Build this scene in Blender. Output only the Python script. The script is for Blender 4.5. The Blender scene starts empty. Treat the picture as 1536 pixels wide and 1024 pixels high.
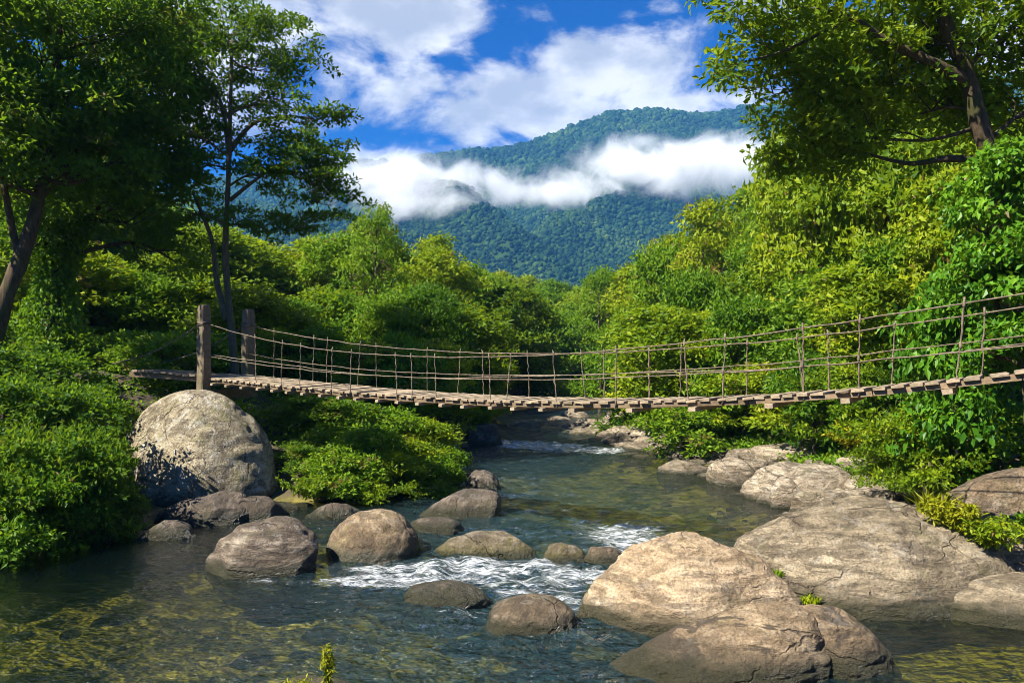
import bpy, bmesh, math, random
import numpy as np
from mathutils import Vector
sc = bpy.context.scene
COL = sc.collection
rng = np.random.default_rng(7)
random.seed(7)

# ------------------------------------------------------------------ camera
F = 1100.0; HZ = 535.0; CAMZ = 3.1          # focal length and horizon in photo pixels, eye height above the water
def P(px, py, d):
    return np.array([(px - 768.0) / F * d, d, CAMZ - (py - HZ) / F * d])
cam_d = bpy.data.cameras.new('camera'); cam = bpy.data.objects.new('camera', cam_d); COL.objects.link(cam)
cam.location = (0, 0, CAMZ); cam.rotation_euler = (math.radians(90), 0, 0)
cam_d.sensor_width = 36; cam_d.lens = 36 * F / 1536; cam_d.shift_y = (HZ - 512) / 1536
cam_d.clip_end = 8000; cam_d.clip_start = 0.05
sc.camera = cam

# ------------------------------------------------------------------ noise
def _h(ix, iy, iz):
    h = (ix.astype(np.int64) * 374761393 + iy.astype(np.int64) * 668265263 + iz.astype(np.int64) * 2147483647)
    h = (h ^ (h >> 13)) * 1274126177 & 0x7fffffff
    h = (h ^ (h >> 16)) * 668265263 & 0x7fffffff
    return (h & 0xffff) / 65535.0
def vnoise(p):
    p = np.asarray(p, float); i = np.floor(p).astype(np.int64); f = p - i
    f = f * f * f * (f * (f * 6 - 15) + 10)
    x, y, z = i[:, 0], i[:, 1], i[:, 2]; fx, fy, fz = f[:, 0], f[:, 1], f[:, 2]
    def l(a, b, t): return a + (b - a) * t
    return l(l(l(_h(x, y, z), _h(x+1, y, z), fx), l(_h(x, y+1, z), _h(x+1, y+1, z), fx), fy),
             l(l(_h(x, y, z+1), _h(x+1, y, z+1), fx), l(_h(x, y+1, z+1), _h(x+1, y+1, z+1), fx), fy), fz) * 2 - 1
def fbm(p, o=4, g=0.5):
    p = np.asarray(p, float); s = 0; a = 1; t = 0
    for k in range(o):
        s = s + a * vnoise(p * 2 ** k + 17.3 * k); t += a; a *= g
    return s / t

# ------------------------------------------------------------------ mesh helpers
class MB:
    def __init__(s): s.v = []; s.t = []; s.q = []; s.n = 0; s.a = []
    def add(s, v, f, a=None):
        v = np.asarray(v, float).reshape(-1, 3); f = np.asarray(f, np.int64)
        (s.t if f.shape[1] == 3 else s.q).append(f + s.n)
        s.v.append(v); s.n += len(v)
        s.a.append(np.zeros(len(v)) if a is None else np.asarray(a, float) * np.ones(len(v)))
    def mesh(s, name, mat, smooth=False, attr=None):
        me = bpy.data.meshes.new(name)
        v = np.concatenate(s.v)
        t = np.concatenate(s.t) if s.t else np.zeros((0, 3), np.int64)
        q = np.concatenate(s.q) if s.q else np.zeros((0, 4), np.int64)
        me.vertices.add(len(v)); me.vertices.foreach_set('co', v.ravel().astype(np.float32))
        loops = np.concatenate([t.ravel(), q.ravel()])
        me.loops.add(len(loops)); me.loops.foreach_set('vertex_index', loops.astype(np.int32))
        n = len(t) + len(q); me.polygons.add(n)
        st = np.concatenate([np.arange(len(t)) * 3, len(t) * 3 + np.arange(len(q)) * 4])
        me.polygons.foreach_set('loop_start', st.astype(np.int32))
        me.polygons.foreach_set('loop_total', np.concatenate([np.full(len(t), 3), np.full(len(q), 4)]).astype(np.int32))
        me.polygons.foreach_set('use_smooth', np.full(n, smooth))
        if attr:
            at = me.attributes.new(attr, 'FLOAT', 'POINT'); at.data.foreach_set('value', np.concatenate(s.a).astype(np.float32))
        me.update(calc_edges=True)
        if mat: me.materials.append(mat)
        return me
    def obj(s, name, mat, parent=None, smooth=False, attr=None):
        return link(name, s.mesh(name, mat, smooth, attr), parent)
def link(name, data, parent=None, loc=(0, 0, 0)):
    o = bpy.data.objects.new(name, data); COL.objects.link(o); o.location = loc
    if parent: o.parent = parent
    return o
def tag(o, label=None, cat=None, group=None, kind=None):
    for k, v in (('label', label), ('category', cat), ('group', group), ('kind', kind)):
        if v: o[k] = v
    return o
def tube(pts, rad, n=8):
    pts = np.asarray(pts, float); m = len(pts); rad = np.asarray(rad, float) * np.ones(m)
    tg = np.gradient(pts, axis=0); tg /= np.linalg.norm(tg, axis=1)[:, None] + 1e-9
    up = np.tile([0, 0, 1.0], (m, 1)); up[np.abs(tg[:, 2]) > .9] = [1, 0, 0]
    if (np.abs(tg[:, 2]) > .6).any(): up[:] = [0.2, 1, 0.05]
    a = np.cross(tg, up); a /= np.linalg.norm(a, axis=1)[:, None] + 1e-9
    b = np.cross(tg, a)
    th = np.arange(n) / n * 2 * np.pi
    v = pts[:, None] + rad[:, None, None] * (np.cos(th)[None, :, None] * a[:, None] + np.sin(th)[None, :, None] * b[:, None])
    i = np.arange(m - 1)[:, None] * n; j = np.arange(n)[None]; k = (j + 1) % n
    f = np.stack([i + j, i + k, i + n + k, i + n + j], -1).reshape(-1, 4)
    v = v.reshape(-1, 3)
    c0, c1 = len(v), len(v) + 1
    v = np.vstack([v, pts[0], pts[-1]])
    jj = np.arange(n); kk = (jj + 1) % n
    caps = np.vstack([np.stack([kk, jj, np.full(n, c0)], 1), np.stack([(m-1)*n + jj, (m-1)*n + kk, np.full(n, c1)], 1)])
    return v, f, caps
def add_tube(mb, pts, rad, n=8, a=None):
    v, f, c = tube(pts, rad, n)
    base = mb.n; mb.add(v, f, a); mb.t.append(c + base)
def spline(pts, n):
    pts = np.asarray(pts, float); t = np.linspace(0, len(pts) - 1, n)
    i = np.clip(np.floor(t).astype(int), 0, len(pts) - 2); u = (t - i)[:, None]
    p0 = pts[np.maximum(i - 1, 0)]; p1 = pts[i]; p2 = pts[i + 1]; p3 = pts[np.minimum(i + 2, len(pts) - 1)]
    return .5 * (2*p1 + (p2-p0)*u + (2*p0-5*p1+4*p2-p3)*u**2 + (3*p1-p0-3*p2+p3)*u**3)
def grid_faces(nx, ny):
    i = np.arange(ny - 1)[:, None] * nx + np.arange(nx - 1)[None]
    return np.stack([i, i + 1, i + nx + 1, i + nx], -1).reshape(-1, 4)
BOXF = np.array([[0,3,2,1],[4,5,6,7],[0,1,5,4],[1,2,6,5],[2,3,7,6],[3,0,4,7]])
def add_box(mb, c, ax, ay, az, a=None, jit=0, cham=0.0):
    """box from centre and three half-axis vectors, its vertical edges cut back a little when cham is set"""
    c, ax, ay, az = (np.asarray(x, float) for x in (c, ax, ay, az))
    if cham:
        k = 1 - cham; ring = [(-k,-1),(k,-1),(1,-k),(1,k),(k,1),(-k,1),(-1,k),(-1,-k)]
        v = []
        for zz, sh in ((-1, .985), (-.9, 1), (.9, 1), (1, .97)):
            v += [c + ax*x*sh + ay*y*sh + az*zz for x, y in ring]
        v = np.array(v); n = 8; f = []
        for r in range(3):
            for j in range(8): f.append([r*n+j, r*n+(j+1) % n, (r+1)*n+(j+1) % n, (r+1)*n+j])
        v = np.vstack([v, c - az, c + az])
        if jit: v += rng.normal(0, jit, v.shape)
        base = mb.n; mb.add(v, f, a)
        cap = [[(j+1) % n, j, 32] for j in range(8)] + [[24+j, 24+(j+1) % n, 33] for j in range(8)]
        mb.t.append(np.array(cap) + base)
    else:
        v = np.array([c + ax*x + ay*y + az*z for z in (-1, 1) for x, y in ((-1,-1),(1,-1),(1,1),(-1,1))])
        if jit: v += rng.normal(0, jit, v.shape)
        mb.add(v, BOXF, a)
_ico = {}
def ico(s):
    if s not in _ico:
        bm = bmesh.new(); bmesh.ops.create_icosphere(bm, subdivisions=s, radius=1)
        bm.verts.ensure_lookup_table()
        _ico[s] = (np.array([v.co[:] for v in bm.verts]), np.array([[v.index for v in f.verts] for f in bm.faces])); bm.free()
    return _ico[s]

# ------------------------------------------------------------------ node helpers
class NT:
    def __init__(s, tree): s.t = tree; s.t.nodes.clear()
    def n(s, typ, **kw):
        nd = s.t.nodes.new(typ)
        for k, v in kw.items():
            if k == 'i':
                for kk, vv in v.items():
                    if hasattr(vv, 'is_output'): s.t.links.new(vv, nd.inputs[kk])
                    else: nd.inputs[kk].default_value = vv
            else: setattr(nd, k, v)
        return nd
    def math(s, op, a, b=0.0, c=0.0, clamp=False):
        return s.n('ShaderNodeMath', operation=op, use_clamp=clamp, i={0: a, 1: b, 2: c}).outputs[0]
    def noise(s, vec, scale, detail=4, rough=.55, dist=0.0):
        return s.n('ShaderNodeTexNoise', i={'Vector': vec, 'Scale': scale, 'Detail': detail, 'Roughness': rough, 'Distortion': dist}).outputs[0]
    def ramp(s, fac, stops, interp='LINEAR'):
        r = s.n('ShaderNodeValToRGB', i={0: fac}); e = r.color_ramp.elements; r.color_ramp.interpolation = interp
        while len(e) < len(stops): e.new(.5)
        for el, (p, c) in zip(e, stops):
            el.position = p; el.color = (c, c, c, 1) if isinstance(c, (int, float)) else (*c, 1)
        return r.outputs[0]
    def mix(s, fac, a, b, blend='MIX'):
        m = s.n('ShaderNodeMix', data_type='RGBA', blend_type=blend, i={0: fac})
        for k, v in ((6, a), (7, b)):
            if hasattr(v, 'is_output'): s.t.links.new(v, m.inputs[k])
            else: m.inputs[k].default_value = (*v, 1)
        return m.outputs[2]
    def mapr(s, v, a, b, c=0.0, d=1.0, smooth=True):
        return s.n('ShaderNodeMapRange', interpolation_type='SMOOTHSTEP' if smooth else 'LINEAR', i={0: v, 1: a, 2: b, 3: c, 4: d}).outputs[0]
    def bump(s, h, strength, dist, normal=None):
        i = {'Height': h, 'Strength': strength, 'Distance': dist}
        if normal is not None: i['Normal'] = normal
        return s.n('ShaderNodeBump', i=i).outputs[0]
    def out(s, sh, vol=None):
        o = s.n('ShaderNodeOutputMaterial')
        if sh is not None: s.t.links.new(sh, o.inputs[0])
        if vol is not None: s.t.links.new(vol, o.inputs[1])
def material(name):
    m = bpy.data.materials.new(name); m.use_nodes = True
    return m, NT(m.node_tree)

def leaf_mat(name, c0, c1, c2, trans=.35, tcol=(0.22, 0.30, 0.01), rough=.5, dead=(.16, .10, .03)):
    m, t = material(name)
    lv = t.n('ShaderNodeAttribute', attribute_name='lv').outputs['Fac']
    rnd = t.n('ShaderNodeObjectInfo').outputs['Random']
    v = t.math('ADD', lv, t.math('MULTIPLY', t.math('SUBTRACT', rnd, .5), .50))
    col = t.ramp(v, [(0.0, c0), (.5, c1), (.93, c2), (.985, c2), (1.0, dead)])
    tc = t.mix(.6, col, tcol)
    p = t.n('ShaderNodeBsdfPrincipled', i={'Base Color': col, 'Roughness': rough, 'Specular IOR Level': .2})
    tr = t.n('ShaderNodeBsdfTranslucent', i={'Color': tc})
    mx = t.n('ShaderNodeMixShader', i={0: trans, 1: p.outputs[0], 2: tr.outputs[0]})
    t.out(mx.outputs[0]); return m
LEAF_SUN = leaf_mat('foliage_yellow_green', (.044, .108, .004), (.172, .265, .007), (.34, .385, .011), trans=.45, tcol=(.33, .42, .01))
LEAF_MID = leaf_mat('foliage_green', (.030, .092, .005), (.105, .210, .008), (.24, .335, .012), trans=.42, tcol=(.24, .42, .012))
LEAF_DARK = leaf_mat('foliage_deep_green_shade', (.016, .062, .006), (.050, .130, .009), (.135, .225, .012), trans=.50, tcol=(.27, .42, .012))  # darker leaf kind, with the left grove's shade partly put into its colour
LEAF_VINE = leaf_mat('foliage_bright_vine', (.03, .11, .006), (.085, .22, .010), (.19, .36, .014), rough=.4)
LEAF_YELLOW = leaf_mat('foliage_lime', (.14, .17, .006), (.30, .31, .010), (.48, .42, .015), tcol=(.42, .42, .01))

def bark_mat(name, a, b, moss=.4):
    m, t = material(name)
    p = t.n('ShaderNodeTexCoord').outputs['Object']
    q = t.n('ShaderNodeMapping', i={0: p, 3: (5, 5, 1.2)}).outputs[0]
    n1 = t.noise(q, 3, 6, .65); n2 = t.noise(p, 1.7, 4)
    c = t.ramp(n1, [(.3, a), (.7, b)])
    c = t.mix(t.math('MULTIPLY', t.mapr(n2, .45, .65), moss), c, (.05, .075, .012))
    bs = t.n('ShaderNodeBsdfPrincipled', i={'Base Color': c, 'Roughness': .9, 'Specular IOR Level': .2, 'Normal': t.bump(n1, .8, .03)})
    t.out(bs.outputs[0]); return m
BARK = bark_mat('bark_mossy', (.035, .025, .015), (.12, .085, .05))
BARK_PALE = bark_mat('bark_pale', (.07, .055, .035), (.20, .15, .09), .25)

def wood_mat(name, a, b, gscale=1.0, moss=.25):
    m, t = material(name)
    p = t.n('ShaderNodeTexCoord').outputs['Object']; lv = t.n('ShaderNodeAttribute', attribute_name='lv').outputs['Fac']
    q = t.n('ShaderNodeMapping', i={0: p, 3: (6 * gscale, 6 * gscale, 6 * gscale)}).outputs[0]
    n1 = t.noise(q, 2.5, 7, .7, .6); n2 = t.noise(p, 2.2, 5)
    c = t.ramp(n1, [(.25, a), (.75, b)])
    k = t.math('ADD', .62, t.math('MULTIPLY', lv, .6))
    kk = t.n('ShaderNodeCombineColor', i={0: k, 1: k, 2: k}).outputs[0]
    c = t.mix(1.0, c, kk, 'MULTIPLY')
    c = t.mix(t.math('MULTIPLY', t.mapr(n2, .52, .68), moss), c, (.05, .07, .015))
    bs = t.n('ShaderNodeBsdfPrincipled', i={'Base Color': c, 'Roughness': .85, 'Specular IOR Level': .25, 'Normal': t.bump(n1, .7, .012)})
    t.out(bs.outputs[0]); return m
WOOD_DECK = wood_mat('weathered_planks', (.17, .125, .078), (.42, .335, .225))
WOOD_BEAM = wood_mat('brown_beams', (.11, .075, .042), (.28, .20, .12))
WOOD_POST = wood_mat('post_timber', (.09, .07, .045), (.27, .21, .13), 1, .5)
m_, t_ = material('old_cable')
n_ = t_.noise(t_.n('ShaderNodeTexCoord').outputs['Object'], 14, 4)
t_.out(t_.n('ShaderNodeBsdfPrincipled', i={'Base Color': t_.ramp(n_, [(.3, (.05, .036, .022)), (.7, (.22, .165, .105))]), 'Roughness': .7}).outputs[0])
CABLE = m_

def rock_mat(name, a, b, c, moss=(.10, .12, .02), mossy=.3, lichen=.3, bumpk=1.0, wet=.15, streak=(1, 1, 1), moss_low=0.0, blot=.6, flood=.45):
    m, t = material(name)
    p0 = t.n('ShaderNodeTexCoord').outputs['Object']
    rnd = t.n('ShaderNodeObjectInfo').outputs['Random']
    off = t.n('ShaderNodeCombineXYZ', i={0: t.math('MULTIPLY', rnd, 37.0), 1: t.math('MULTIPLY', rnd, 91.0), 2: 0.0}).outputs[0]
    p = t.n('ShaderNodeVectorMath', operation='ADD', i={0: p0, 1: off}).outputs[0]
    q = t.n('ShaderNodeMapping', i={0: p, 2: (.3, -.45, .5), 3: streak}).outputs[0]
    big = t.noise(q, 1.3, 5, .6, .4); mid = t.noise(q, 5.0, 7, .66, .5); fine = t.noise(p, 34, 5, .7)
    col = t.ramp(t.math('ADD', t.math('MULTIPLY', big, .45), t.math('MULTIPLY', mid, .55)), [(.36, a), (.50, b), (.63, c)])
    st = t.noise(t.n('ShaderNodeMapping', i={0: p, 2: (.25, .55, .2), 3: (1.0, 1.4, 9.0)}).outputs[0], 1.6, 6, .72, .35)
    col = t.mix(1.0, col, t.ramp(st, [(.34, .58), (.5, 1.0), (.68, 1.25)]), 'MULTIPLY')
    spk = t.ramp(fine, [(.32, .50), (.5, 1.0), (.68, 1.30)])
    col = t.mix(1.0, col, spk, 'MULTIPLY')
    # dark weathering blotches and pale lichen spots
    bl = t.noise(q, 2.6, 6, .7, .8)
    col = t.mix(t.math('MULTIPLY', t.mapr(bl, .50, .57), blot), col, (.075, .056, .036))
    lc = t.noise(p, 3.7, 5, .75, .3)
    col = t.mix(t.math('MULTIPLY', t.mapr(lc, .55, .61), lichen), col, (.52, .50, .44))
    # cracks
    dq = t.n('ShaderNodeVectorMath', operation='ADD', i={0: q, 1: t.n('ShaderNodeTexNoise', i={'Vector': p, 'Scale': 1.2, 'Detail': 5}).outputs[1]}).outputs[0]
    vo = t.n('ShaderNodeTexVoronoi', feature='DISTANCE_TO_EDGE', i={'Vector': dq, 'Scale': .75}).outputs[0]
    crm = t.mapr(t.noise(p, 1.1, 2), .46, .60)
    cr = t.math('MULTIPLY', t.mapr(vo, 0.0, .014, 1.0, 0.0), crm)
    col = t.mix(t.math('MULTIPLY', cr, .5), col, (.05, .025, .018))
    # moss where the noise keeps it
    mo = t.noise(p, 2.1, 6, .7, .2)
    geo = t.n('ShaderNodeNewGeometry'); z = t.n('ShaderNodeSeparateXYZ', i={0: geo.outputs['Position']}).outputs[2]
    mm = t.mapr(mo, .53, .66)
    if moss_low: mm = t.math('MAXIMUM', mm, t.math('MULTIPLY', t.mapr(t.math('ADD', z, t.math('MULTIPLY', t.math('SUBTRACT', mo, .5), .6)), .05, moss_low, 1.0, 0.0), 1.0))
    col = t.mix(t.math('MULTIPLY', mm, mossy), col, moss)
    # wet, algae-stained band at the waterline
    wz = t.math('ADD', z, t.math('MULTIPLY', t.math('SUBTRACT', mid, .5), .22))
    fl = t.mapr(t.math('ADD', z, t.math('MULTIPLY', t.math('SUBTRACT', big, .5), .9)), .14, .42, 1.0, 0.0)
    col = t.mix(t.math('MULTIPLY', fl, flood), col, (.07, .052, .030))
    w = t.mapr(wz, .02 + wet * .5, .05 + wet * 1.6, 1.0, 0.0)
    col = t.mix(t.math('MULTIPLY', w, .9), col, (.035, .036, .018))
    rough = t.math('SUBTRACT', .88, t.math('MULTIPLY', w, .62))
    h = t.math('ADD', t.math('MULTIPLY', mid, .55), t.math('MULTIPLY', fine, .16))
    h = t.math('SUBTRACT', h, t.math('MULTIPLY', cr, .25))
    h = t.math('ADD', h, t.math('MULTIPLY', t.noise(p, 13, 6, .7), .4))
    bs = t.n('ShaderNodeBsdfPrincipled', i={'Base Color': col, 'Roughness': rough, 'Specular IOR Level': .4, 'Normal': t.bump(h, 1.0 * bumpk, .17)})
    t.out(bs.outputs[0]); return m
R_TAN = rock_mat('boulder_tan', (.22, .15, .082), (.47, .345, .205), (.66, .52, .345), mossy=.12, lichen=.12, streak=(.5, .9, 2.2), blot=.5)
R_BUFF = rock_mat('boulder_buff', (.095, .066, .036), (.26, .185, .106), (.50, .38, .235), mossy=.15, lichen=.10, streak=(.5, .9, 2.0), blot=.95, flood=.65)
R_GREY = rock_mat('boulder_grey', (.13, .102, .064), (.30, .24, .152), (.48, .395, .265), mossy=.25, lichen=.18, streak=(.5, .9, 2.2), blot=.6)
R_LICHEN = rock_mat('boulder_lichen', (.17, .135, .080), (.35, .295, .19), (.54, .475, .345), moss=(.18, .175, .045), mossy=.5, lichen=.6, bumpk=1.0)
R_DARK = rock_mat('boulder_wet', (.045, .036, .028), (.115, .090, .068), (.27, .22, .17), mossy=.25, lichen=.12, wet=.16)
R_BROWN = rock_mat('boulder_brown', (.075, .052, .028), (.18, .128, .076), (.34, .26, .165), mossy=.2, lichen=.15, wet=.12, blot=.75)
R_ROUND = rock_mat('boulder_dark_brown', (.075, .050, .026), (.17, .12, .065), (.33, .25, .155), mossy=.2, lichen=.10, wet=.12, bumpk=.6)
R_RIDGE = rock_mat('boulder_ridged', (.055, .042, .03), (.15, .115, .08), (.46, .38, .28), mossy=.2, lichen=.2, wet=.10, streak=(.5, .8, 2.4))
R_MOSS = rock_mat('boulder_mossy', (.14, .11, .06), (.32, .26, .17), (.48, .40, .27), moss=(.11, .105, .010), mossy=.85, lichen=.2, wet=.06, moss_low=.30)
R_PALE = rock_mat('boulder_pale', (.15, .115, .07), (.34, .275, .19), (.55, .47, .345), mossy=.25, lichen=.3, wet=.07, streak=(.7, .9, 2.2), blot=.7)

# ------------------------------------------------------------------ the river's course
YL = np.array([-30, 3, 9, 12, 12.8, 14.5, 16.5, 18.5, 21, 27, 32, 40, 60, 100, 200])
XLv = np.array([-16, -12, -10, -8.6, -6.6, -4.6, -2.6, -1.8, -1.3, -1.5, -1.1, .5, 5, 16, 40.])
YR = np.array([-30, 3, 7, 9.5, 12, 15, 19, 22, 26, 32, 40, 60, 100, 200])
XRv = np.array([8, 6.5, 6.0, 6.0, 5.4, 5.3, 5.2, 4.6, 3.2, 3.0, 5.0, 9.5, 20, 45.])
def XL(y): return np.interp(y, YL, XLv)
def XR(y): return np.interp(y, YR, XRv)
def wz(y): return np.interp(y, [10.0, 11.6, 29, 31.5, 60, 200], [0, .03, .04, .12, .4, 2.0])
def terrain(x, y):
    x = np.asarray(x, float); y = np.asarray(y, float)
    l = XL(y); r = XR(y)
    sl = l - x; sr = x - r
    t = np.minimum(x - l, r - x)
    inside = -.16 - .55 * (1 - np.exp(-np.maximum(t, 0) / 1.4))
    tau = np.interp(y, [11, 13.5, 20, 24], [2.2, 4.5, 4.5, 2.5])
    left = 2.3 * (1 - np.exp(-np.maximum(sl, 0) / tau)) + .16 * np.maximum(sl - 4, 0) - .16
    steep = np.interp(y, [4, 9, 13], [1.0, .3, 0])
    right = (.8 + 1.3 * steep) * (1 - np.exp(-np.maximum(sr, 0) / 2.2)) + (.30) * np.maximum(sr - 3.0, 0) - .16
    left = left - (left + .05) * .95 * np.exp(-(((x + 6.2) / 2.2) ** 2 + ((y - 15.0) / 2.0) ** 2) ** 2)   # hollow the lichen boulder sits in
    h = np.where(t > 0, inside, np.where(sl > 0, left, right))
    far = np.clip((y - 60) / 600, 0, 1)
    h = np.minimum(h, 14 + np.maximum(y - 60, 0) * .08) + wz(np.minimum(y, 200)) * .9 + 40 * far ** 1.3
    p = np.stack([x, y, np.zeros_like(x)], -1).reshape(-1, 3)
    amp = np.where(t > 0, .09, .16).reshape(-1)
    return h + (fbm(p * .9, 4) * amp).reshape(h.shape)
def G(x, y): return float(terrain(np.array([x]), np.array([y]))[0])

# ground sheet
def axis(*segs):
    return np.unique(np.concatenate([np.arange(a, b, s) for a, b, s in segs]))
gx = axis((-3000, -300, 300), (-300, -60, 20), (-60, -16, 2), (-16, 14, .16), (14, 60, 2), (60, 300, 20), (300, 3001, 300))
gy = axis((-600, -20, 60), (-20, 3, 1.5), (3, 30, .16), (30, 60, .6), (60, 200, 7), (200, 700, 50), (700, 4001, 300))
X, Y = np.meshgrid(gx, gy)
mb = MB(); mb.add(np.stack([X, Y, terrain(X, Y)], -1), grid_faces(len(gx), len(gy)))
m, t = material('ground')
p = t.n('ShaderNodeNewGeometry').outputs['Position']; z = t.n('ShaderNodeSeparateXYZ', i={0: p}).outputs[2]
vo = t.n('ShaderNodeTexVoronoi', i={'Vector': p, 'Scale': 3.2, 'Randomness': 1.0})
peb = t.ramp(t.n('ShaderNodeSeparateColor', i={0: vo.outputs['Color']}).outputs[0], [(0, (.07, .055, .010)), (.5, (.20, .165, .030)), (1, (.40, .32, .08))])
alg = t.noise(p, .55, 5, .6)
bed = t.mix(t.math('MULTIPLY', t.mapr(alg, .42, .62), .75), peb, (.24, .21, .008))
bed = t.mix(t.mapr(t.noise(p, .8, 5, .6, .5), .5, .62), bed, (.045, .045, .010))
soil = t.ramp(t.noise(p, 3, 7, .7), [(.3, (.028, .022, .012)), (.55, (.075, .056, .030)), (.75, (.05, .06, .015))])
far = t.n('ShaderNodeSeparateXYZ', i={0: p}).outputs[1]
soil = t.mix(t.mapr(far, 40, 80), soil, (.03, .055, .010))
col = t.mix(t.mapr(z, -.02, .16), bed, soil)
h = t.math('SUBTRACT', t.noise(p, 9, 6, .7), t.math('MULTIPLY', vo.outputs['Distance'], 1.2))
t.out(t.n('ShaderNodeBsdfPrincipled', i={'Base Color': col, 'Roughness': .9, 'Normal': t.bump(h, .8, .06)}).outputs[0])
tag(mb.obj('ground', m, smooth=True), kind='structure')

# ------------------------------------------------------------------ water
foam_px = [(560, 851, 80, 5, .55), (675, 917, 75, 4, .5), (797, 958, 75, 4, .5), (395, 872, 95, 4, .4), (890, 952, 40, 6, .5), (735, 745, 60, 4, .5), (690, 772, 60, 4, .5), (705, 850, 85, 12, 1), (640, 858, 75, 8, 1), (575, 874, 70, 6, .9), (520, 872, 45, 5, .8), (830, 878, 60, 14, .85), (775, 905, 55, 12, .9), (850, 905, 40, 10, .8),
           (905, 808, 70, 13, .8), (960, 815, 50, 12, 1.1), (945, 833, 40, 10, 1.1), (880, 862, 50, 8, .7), (800, 848, 60, 8, .85), (985, 790, 70, 9, .65), (1040, 778, 60, 6, .45), (900, 790, 90, 7, .5),
           (778, 669, 50, 4.5, 1.6), (850, 674, 60, 4, 1.6), (905, 678, 40, 3, 1.3), (500, 792, 40, 6, .6), (640, 782, 45, 7, .55), (590, 755, 40, 6, .35), (480, 845, 30, 8, .5), (745, 880, 45, 9, .8), (735, 648, 30, 3, .6), (670, 735, 70, 5, .5), (760, 720, 80, 4, .42), (820, 745, 90, 5, .42), (720, 800, 80, 6, .5), (560, 860, 60, 5, .6), (690, 925, 60, 6, .5), (870, 935, 40, 8, .6), (780, 765, 80, 5, .45), (905, 870, 40, 12, .7), (395, 875, 70, 4, .45), (760, 690, 60, 3, .5), (840, 700, 60, 3, .4)]
wx = axis((-60, -14, 2), (-14, 8, .07), (8, 60, 2)); wy = axis((-20, 2, 1), (2, 13, .06), (13, 36, .11), (36, 70, .8), (70, 200, 6))
X, Y = np.meshgrid(wx, wy); fo = np.zeros_like(X)
for px, py, rx, ry, s in foam_px:
    d = CAMZ * F / (py - HZ); cx = (px - 768) / F * d
    fo += s * np.exp(-(((X - cx) / (rx / F * d)) ** 2 + ((Y - d) / (ry * d * d / (CAMZ * F) * 1.25 + .04)) ** 2) ** .8)
pp = np.stack([X, Y, 0 * X], -1).reshape(-1, 3)
w1 = fbm(pp * [1.1, 1.7, 1] + [0, 40, 3], 4, .55).reshape(X.shape)
w2 = fbm(pp * [2.6, 4.4, 1] + [9, 4, 8], 3, .6).reshape(X.shape)
w3 = fbm(pp * [4.2, 7.5, 1] + [2, 14, 5], 2, .6).reshape(X.shape)
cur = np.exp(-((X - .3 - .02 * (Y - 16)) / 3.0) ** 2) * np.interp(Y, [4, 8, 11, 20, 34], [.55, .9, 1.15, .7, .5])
Z = wz(Y) + (.030 * w1 + .028 * w2) * (.10 + cur) + .030 * w3 * np.maximum(cur - .12, 0) + .09 * np.clip(fo, 0, 1) * (w2 + .55 * w1 + .2)
lump = np.exp(-((Y - 10.25 - .1 * np.sin(X * 2)) / .28) ** 2) * np.exp(-((X + .6) / 1.5) ** 2)
Z += -.07 * lump + .05 * np.exp(-((Y - 9.75 - .12 * np.sin(X * 2.4)) / .22) ** 2) * np.exp(-((X + .3) / 1.5) ** 2)
inside = (X > XL(Y) - 1.2) & (X < XR(Y) + 1.2)
mb = MB(); mb.add(np.stack([X, Y, Z], -1), grid_faces(len(wx), len(wy)), fo.ravel())
m, t = material('river_water')
cu = t.n('ShaderNodeAttribute', attribute_name='cur').outputs['Fac']
p = t.n('ShaderNodeNewGeometry').outputs['Position']
q = t.n('ShaderNodeMapping', i={0: p, 3: (1.0, 1.5, 1)}).outputs[0]
n1 = t.noise(q, 2.6, 3, .5, .6); n2 = t.noise(q, 7.5, 3, .55, .9)
nb = t.bump(t.math('ADD', t.math('MULTIPLY', n1, .8), t.math('MULTIPLY', n2, .45)), 1.0, t.math('ADD', .035, t.math('MULTIPLY', cu, .46)))
fa = t.n('ShaderNodeAttribute', attribute_name='lv').outputs['Fac']
fq = t.n('ShaderNodeMapping', i={0: p, 2: (0, 0, .22), 3: (.62, 2.7, 1)}).outputs[0]
fn = t.noise(fq, 4.2, 10, .76, 1.1)
fm = t.mapr(t.math('ADD', t.math('MULTIPLY', t.math('MINIMUM', fa, 1.1), .30), t.math('SUBTRACT', fn, .73)), .0, .26)
fm2 = t.math('MULTIPLY', fm, t.mapr(t.noise(fq, 15, 6, .75), .36, .60, .18, 1.0))
fr = t.n('ShaderNodeFresnel', i={'IOR': 1.5, 'Normal': nb}).outputs[0]
gl = t.n('ShaderNodeBsdfGlossy', i={'Color': (1, 1, 1, 1), 'Roughness': .07, 'Normal': nb})
trn = t.n('ShaderNodeBsdfTransparent', i={'Color': (.74, .78, .48, 1)})
tur_sky = t.n('ShaderNodeBsdfDiffuse', i={'Color': (.055, .140, .155, 1), 'Normal': nb})  # turbid body colour, its midstream blue also standing in for reflected sky
tr = t.n('ShaderNodeMixShader', i={0: t.math('ADD', .015, t.math('MULTIPLY', cu, .21)), 1: trn.outputs[0], 2: tur_sky.outputs[0]})
mx = t.n('ShaderNodeMixShader', i={0: fr, 1: tr.outputs[0], 2: gl.outputs[0]})
df = t.n('ShaderNodeBsdfPrincipled', i={'Base Color': (.82, .86, .88, 1), 'Roughness': .6, 'Normal': t.bump(fn, .6, .08)})
m2 = t.n('ShaderNodeMixShader', i={0: fm2, 1: mx.outputs[0], 2: df.outputs[0]})
t.out(m2.outputs[0])
wo = mb.obj('water', m, smooth=True, attr='lv'); tag(wo, kind='structure')
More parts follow.
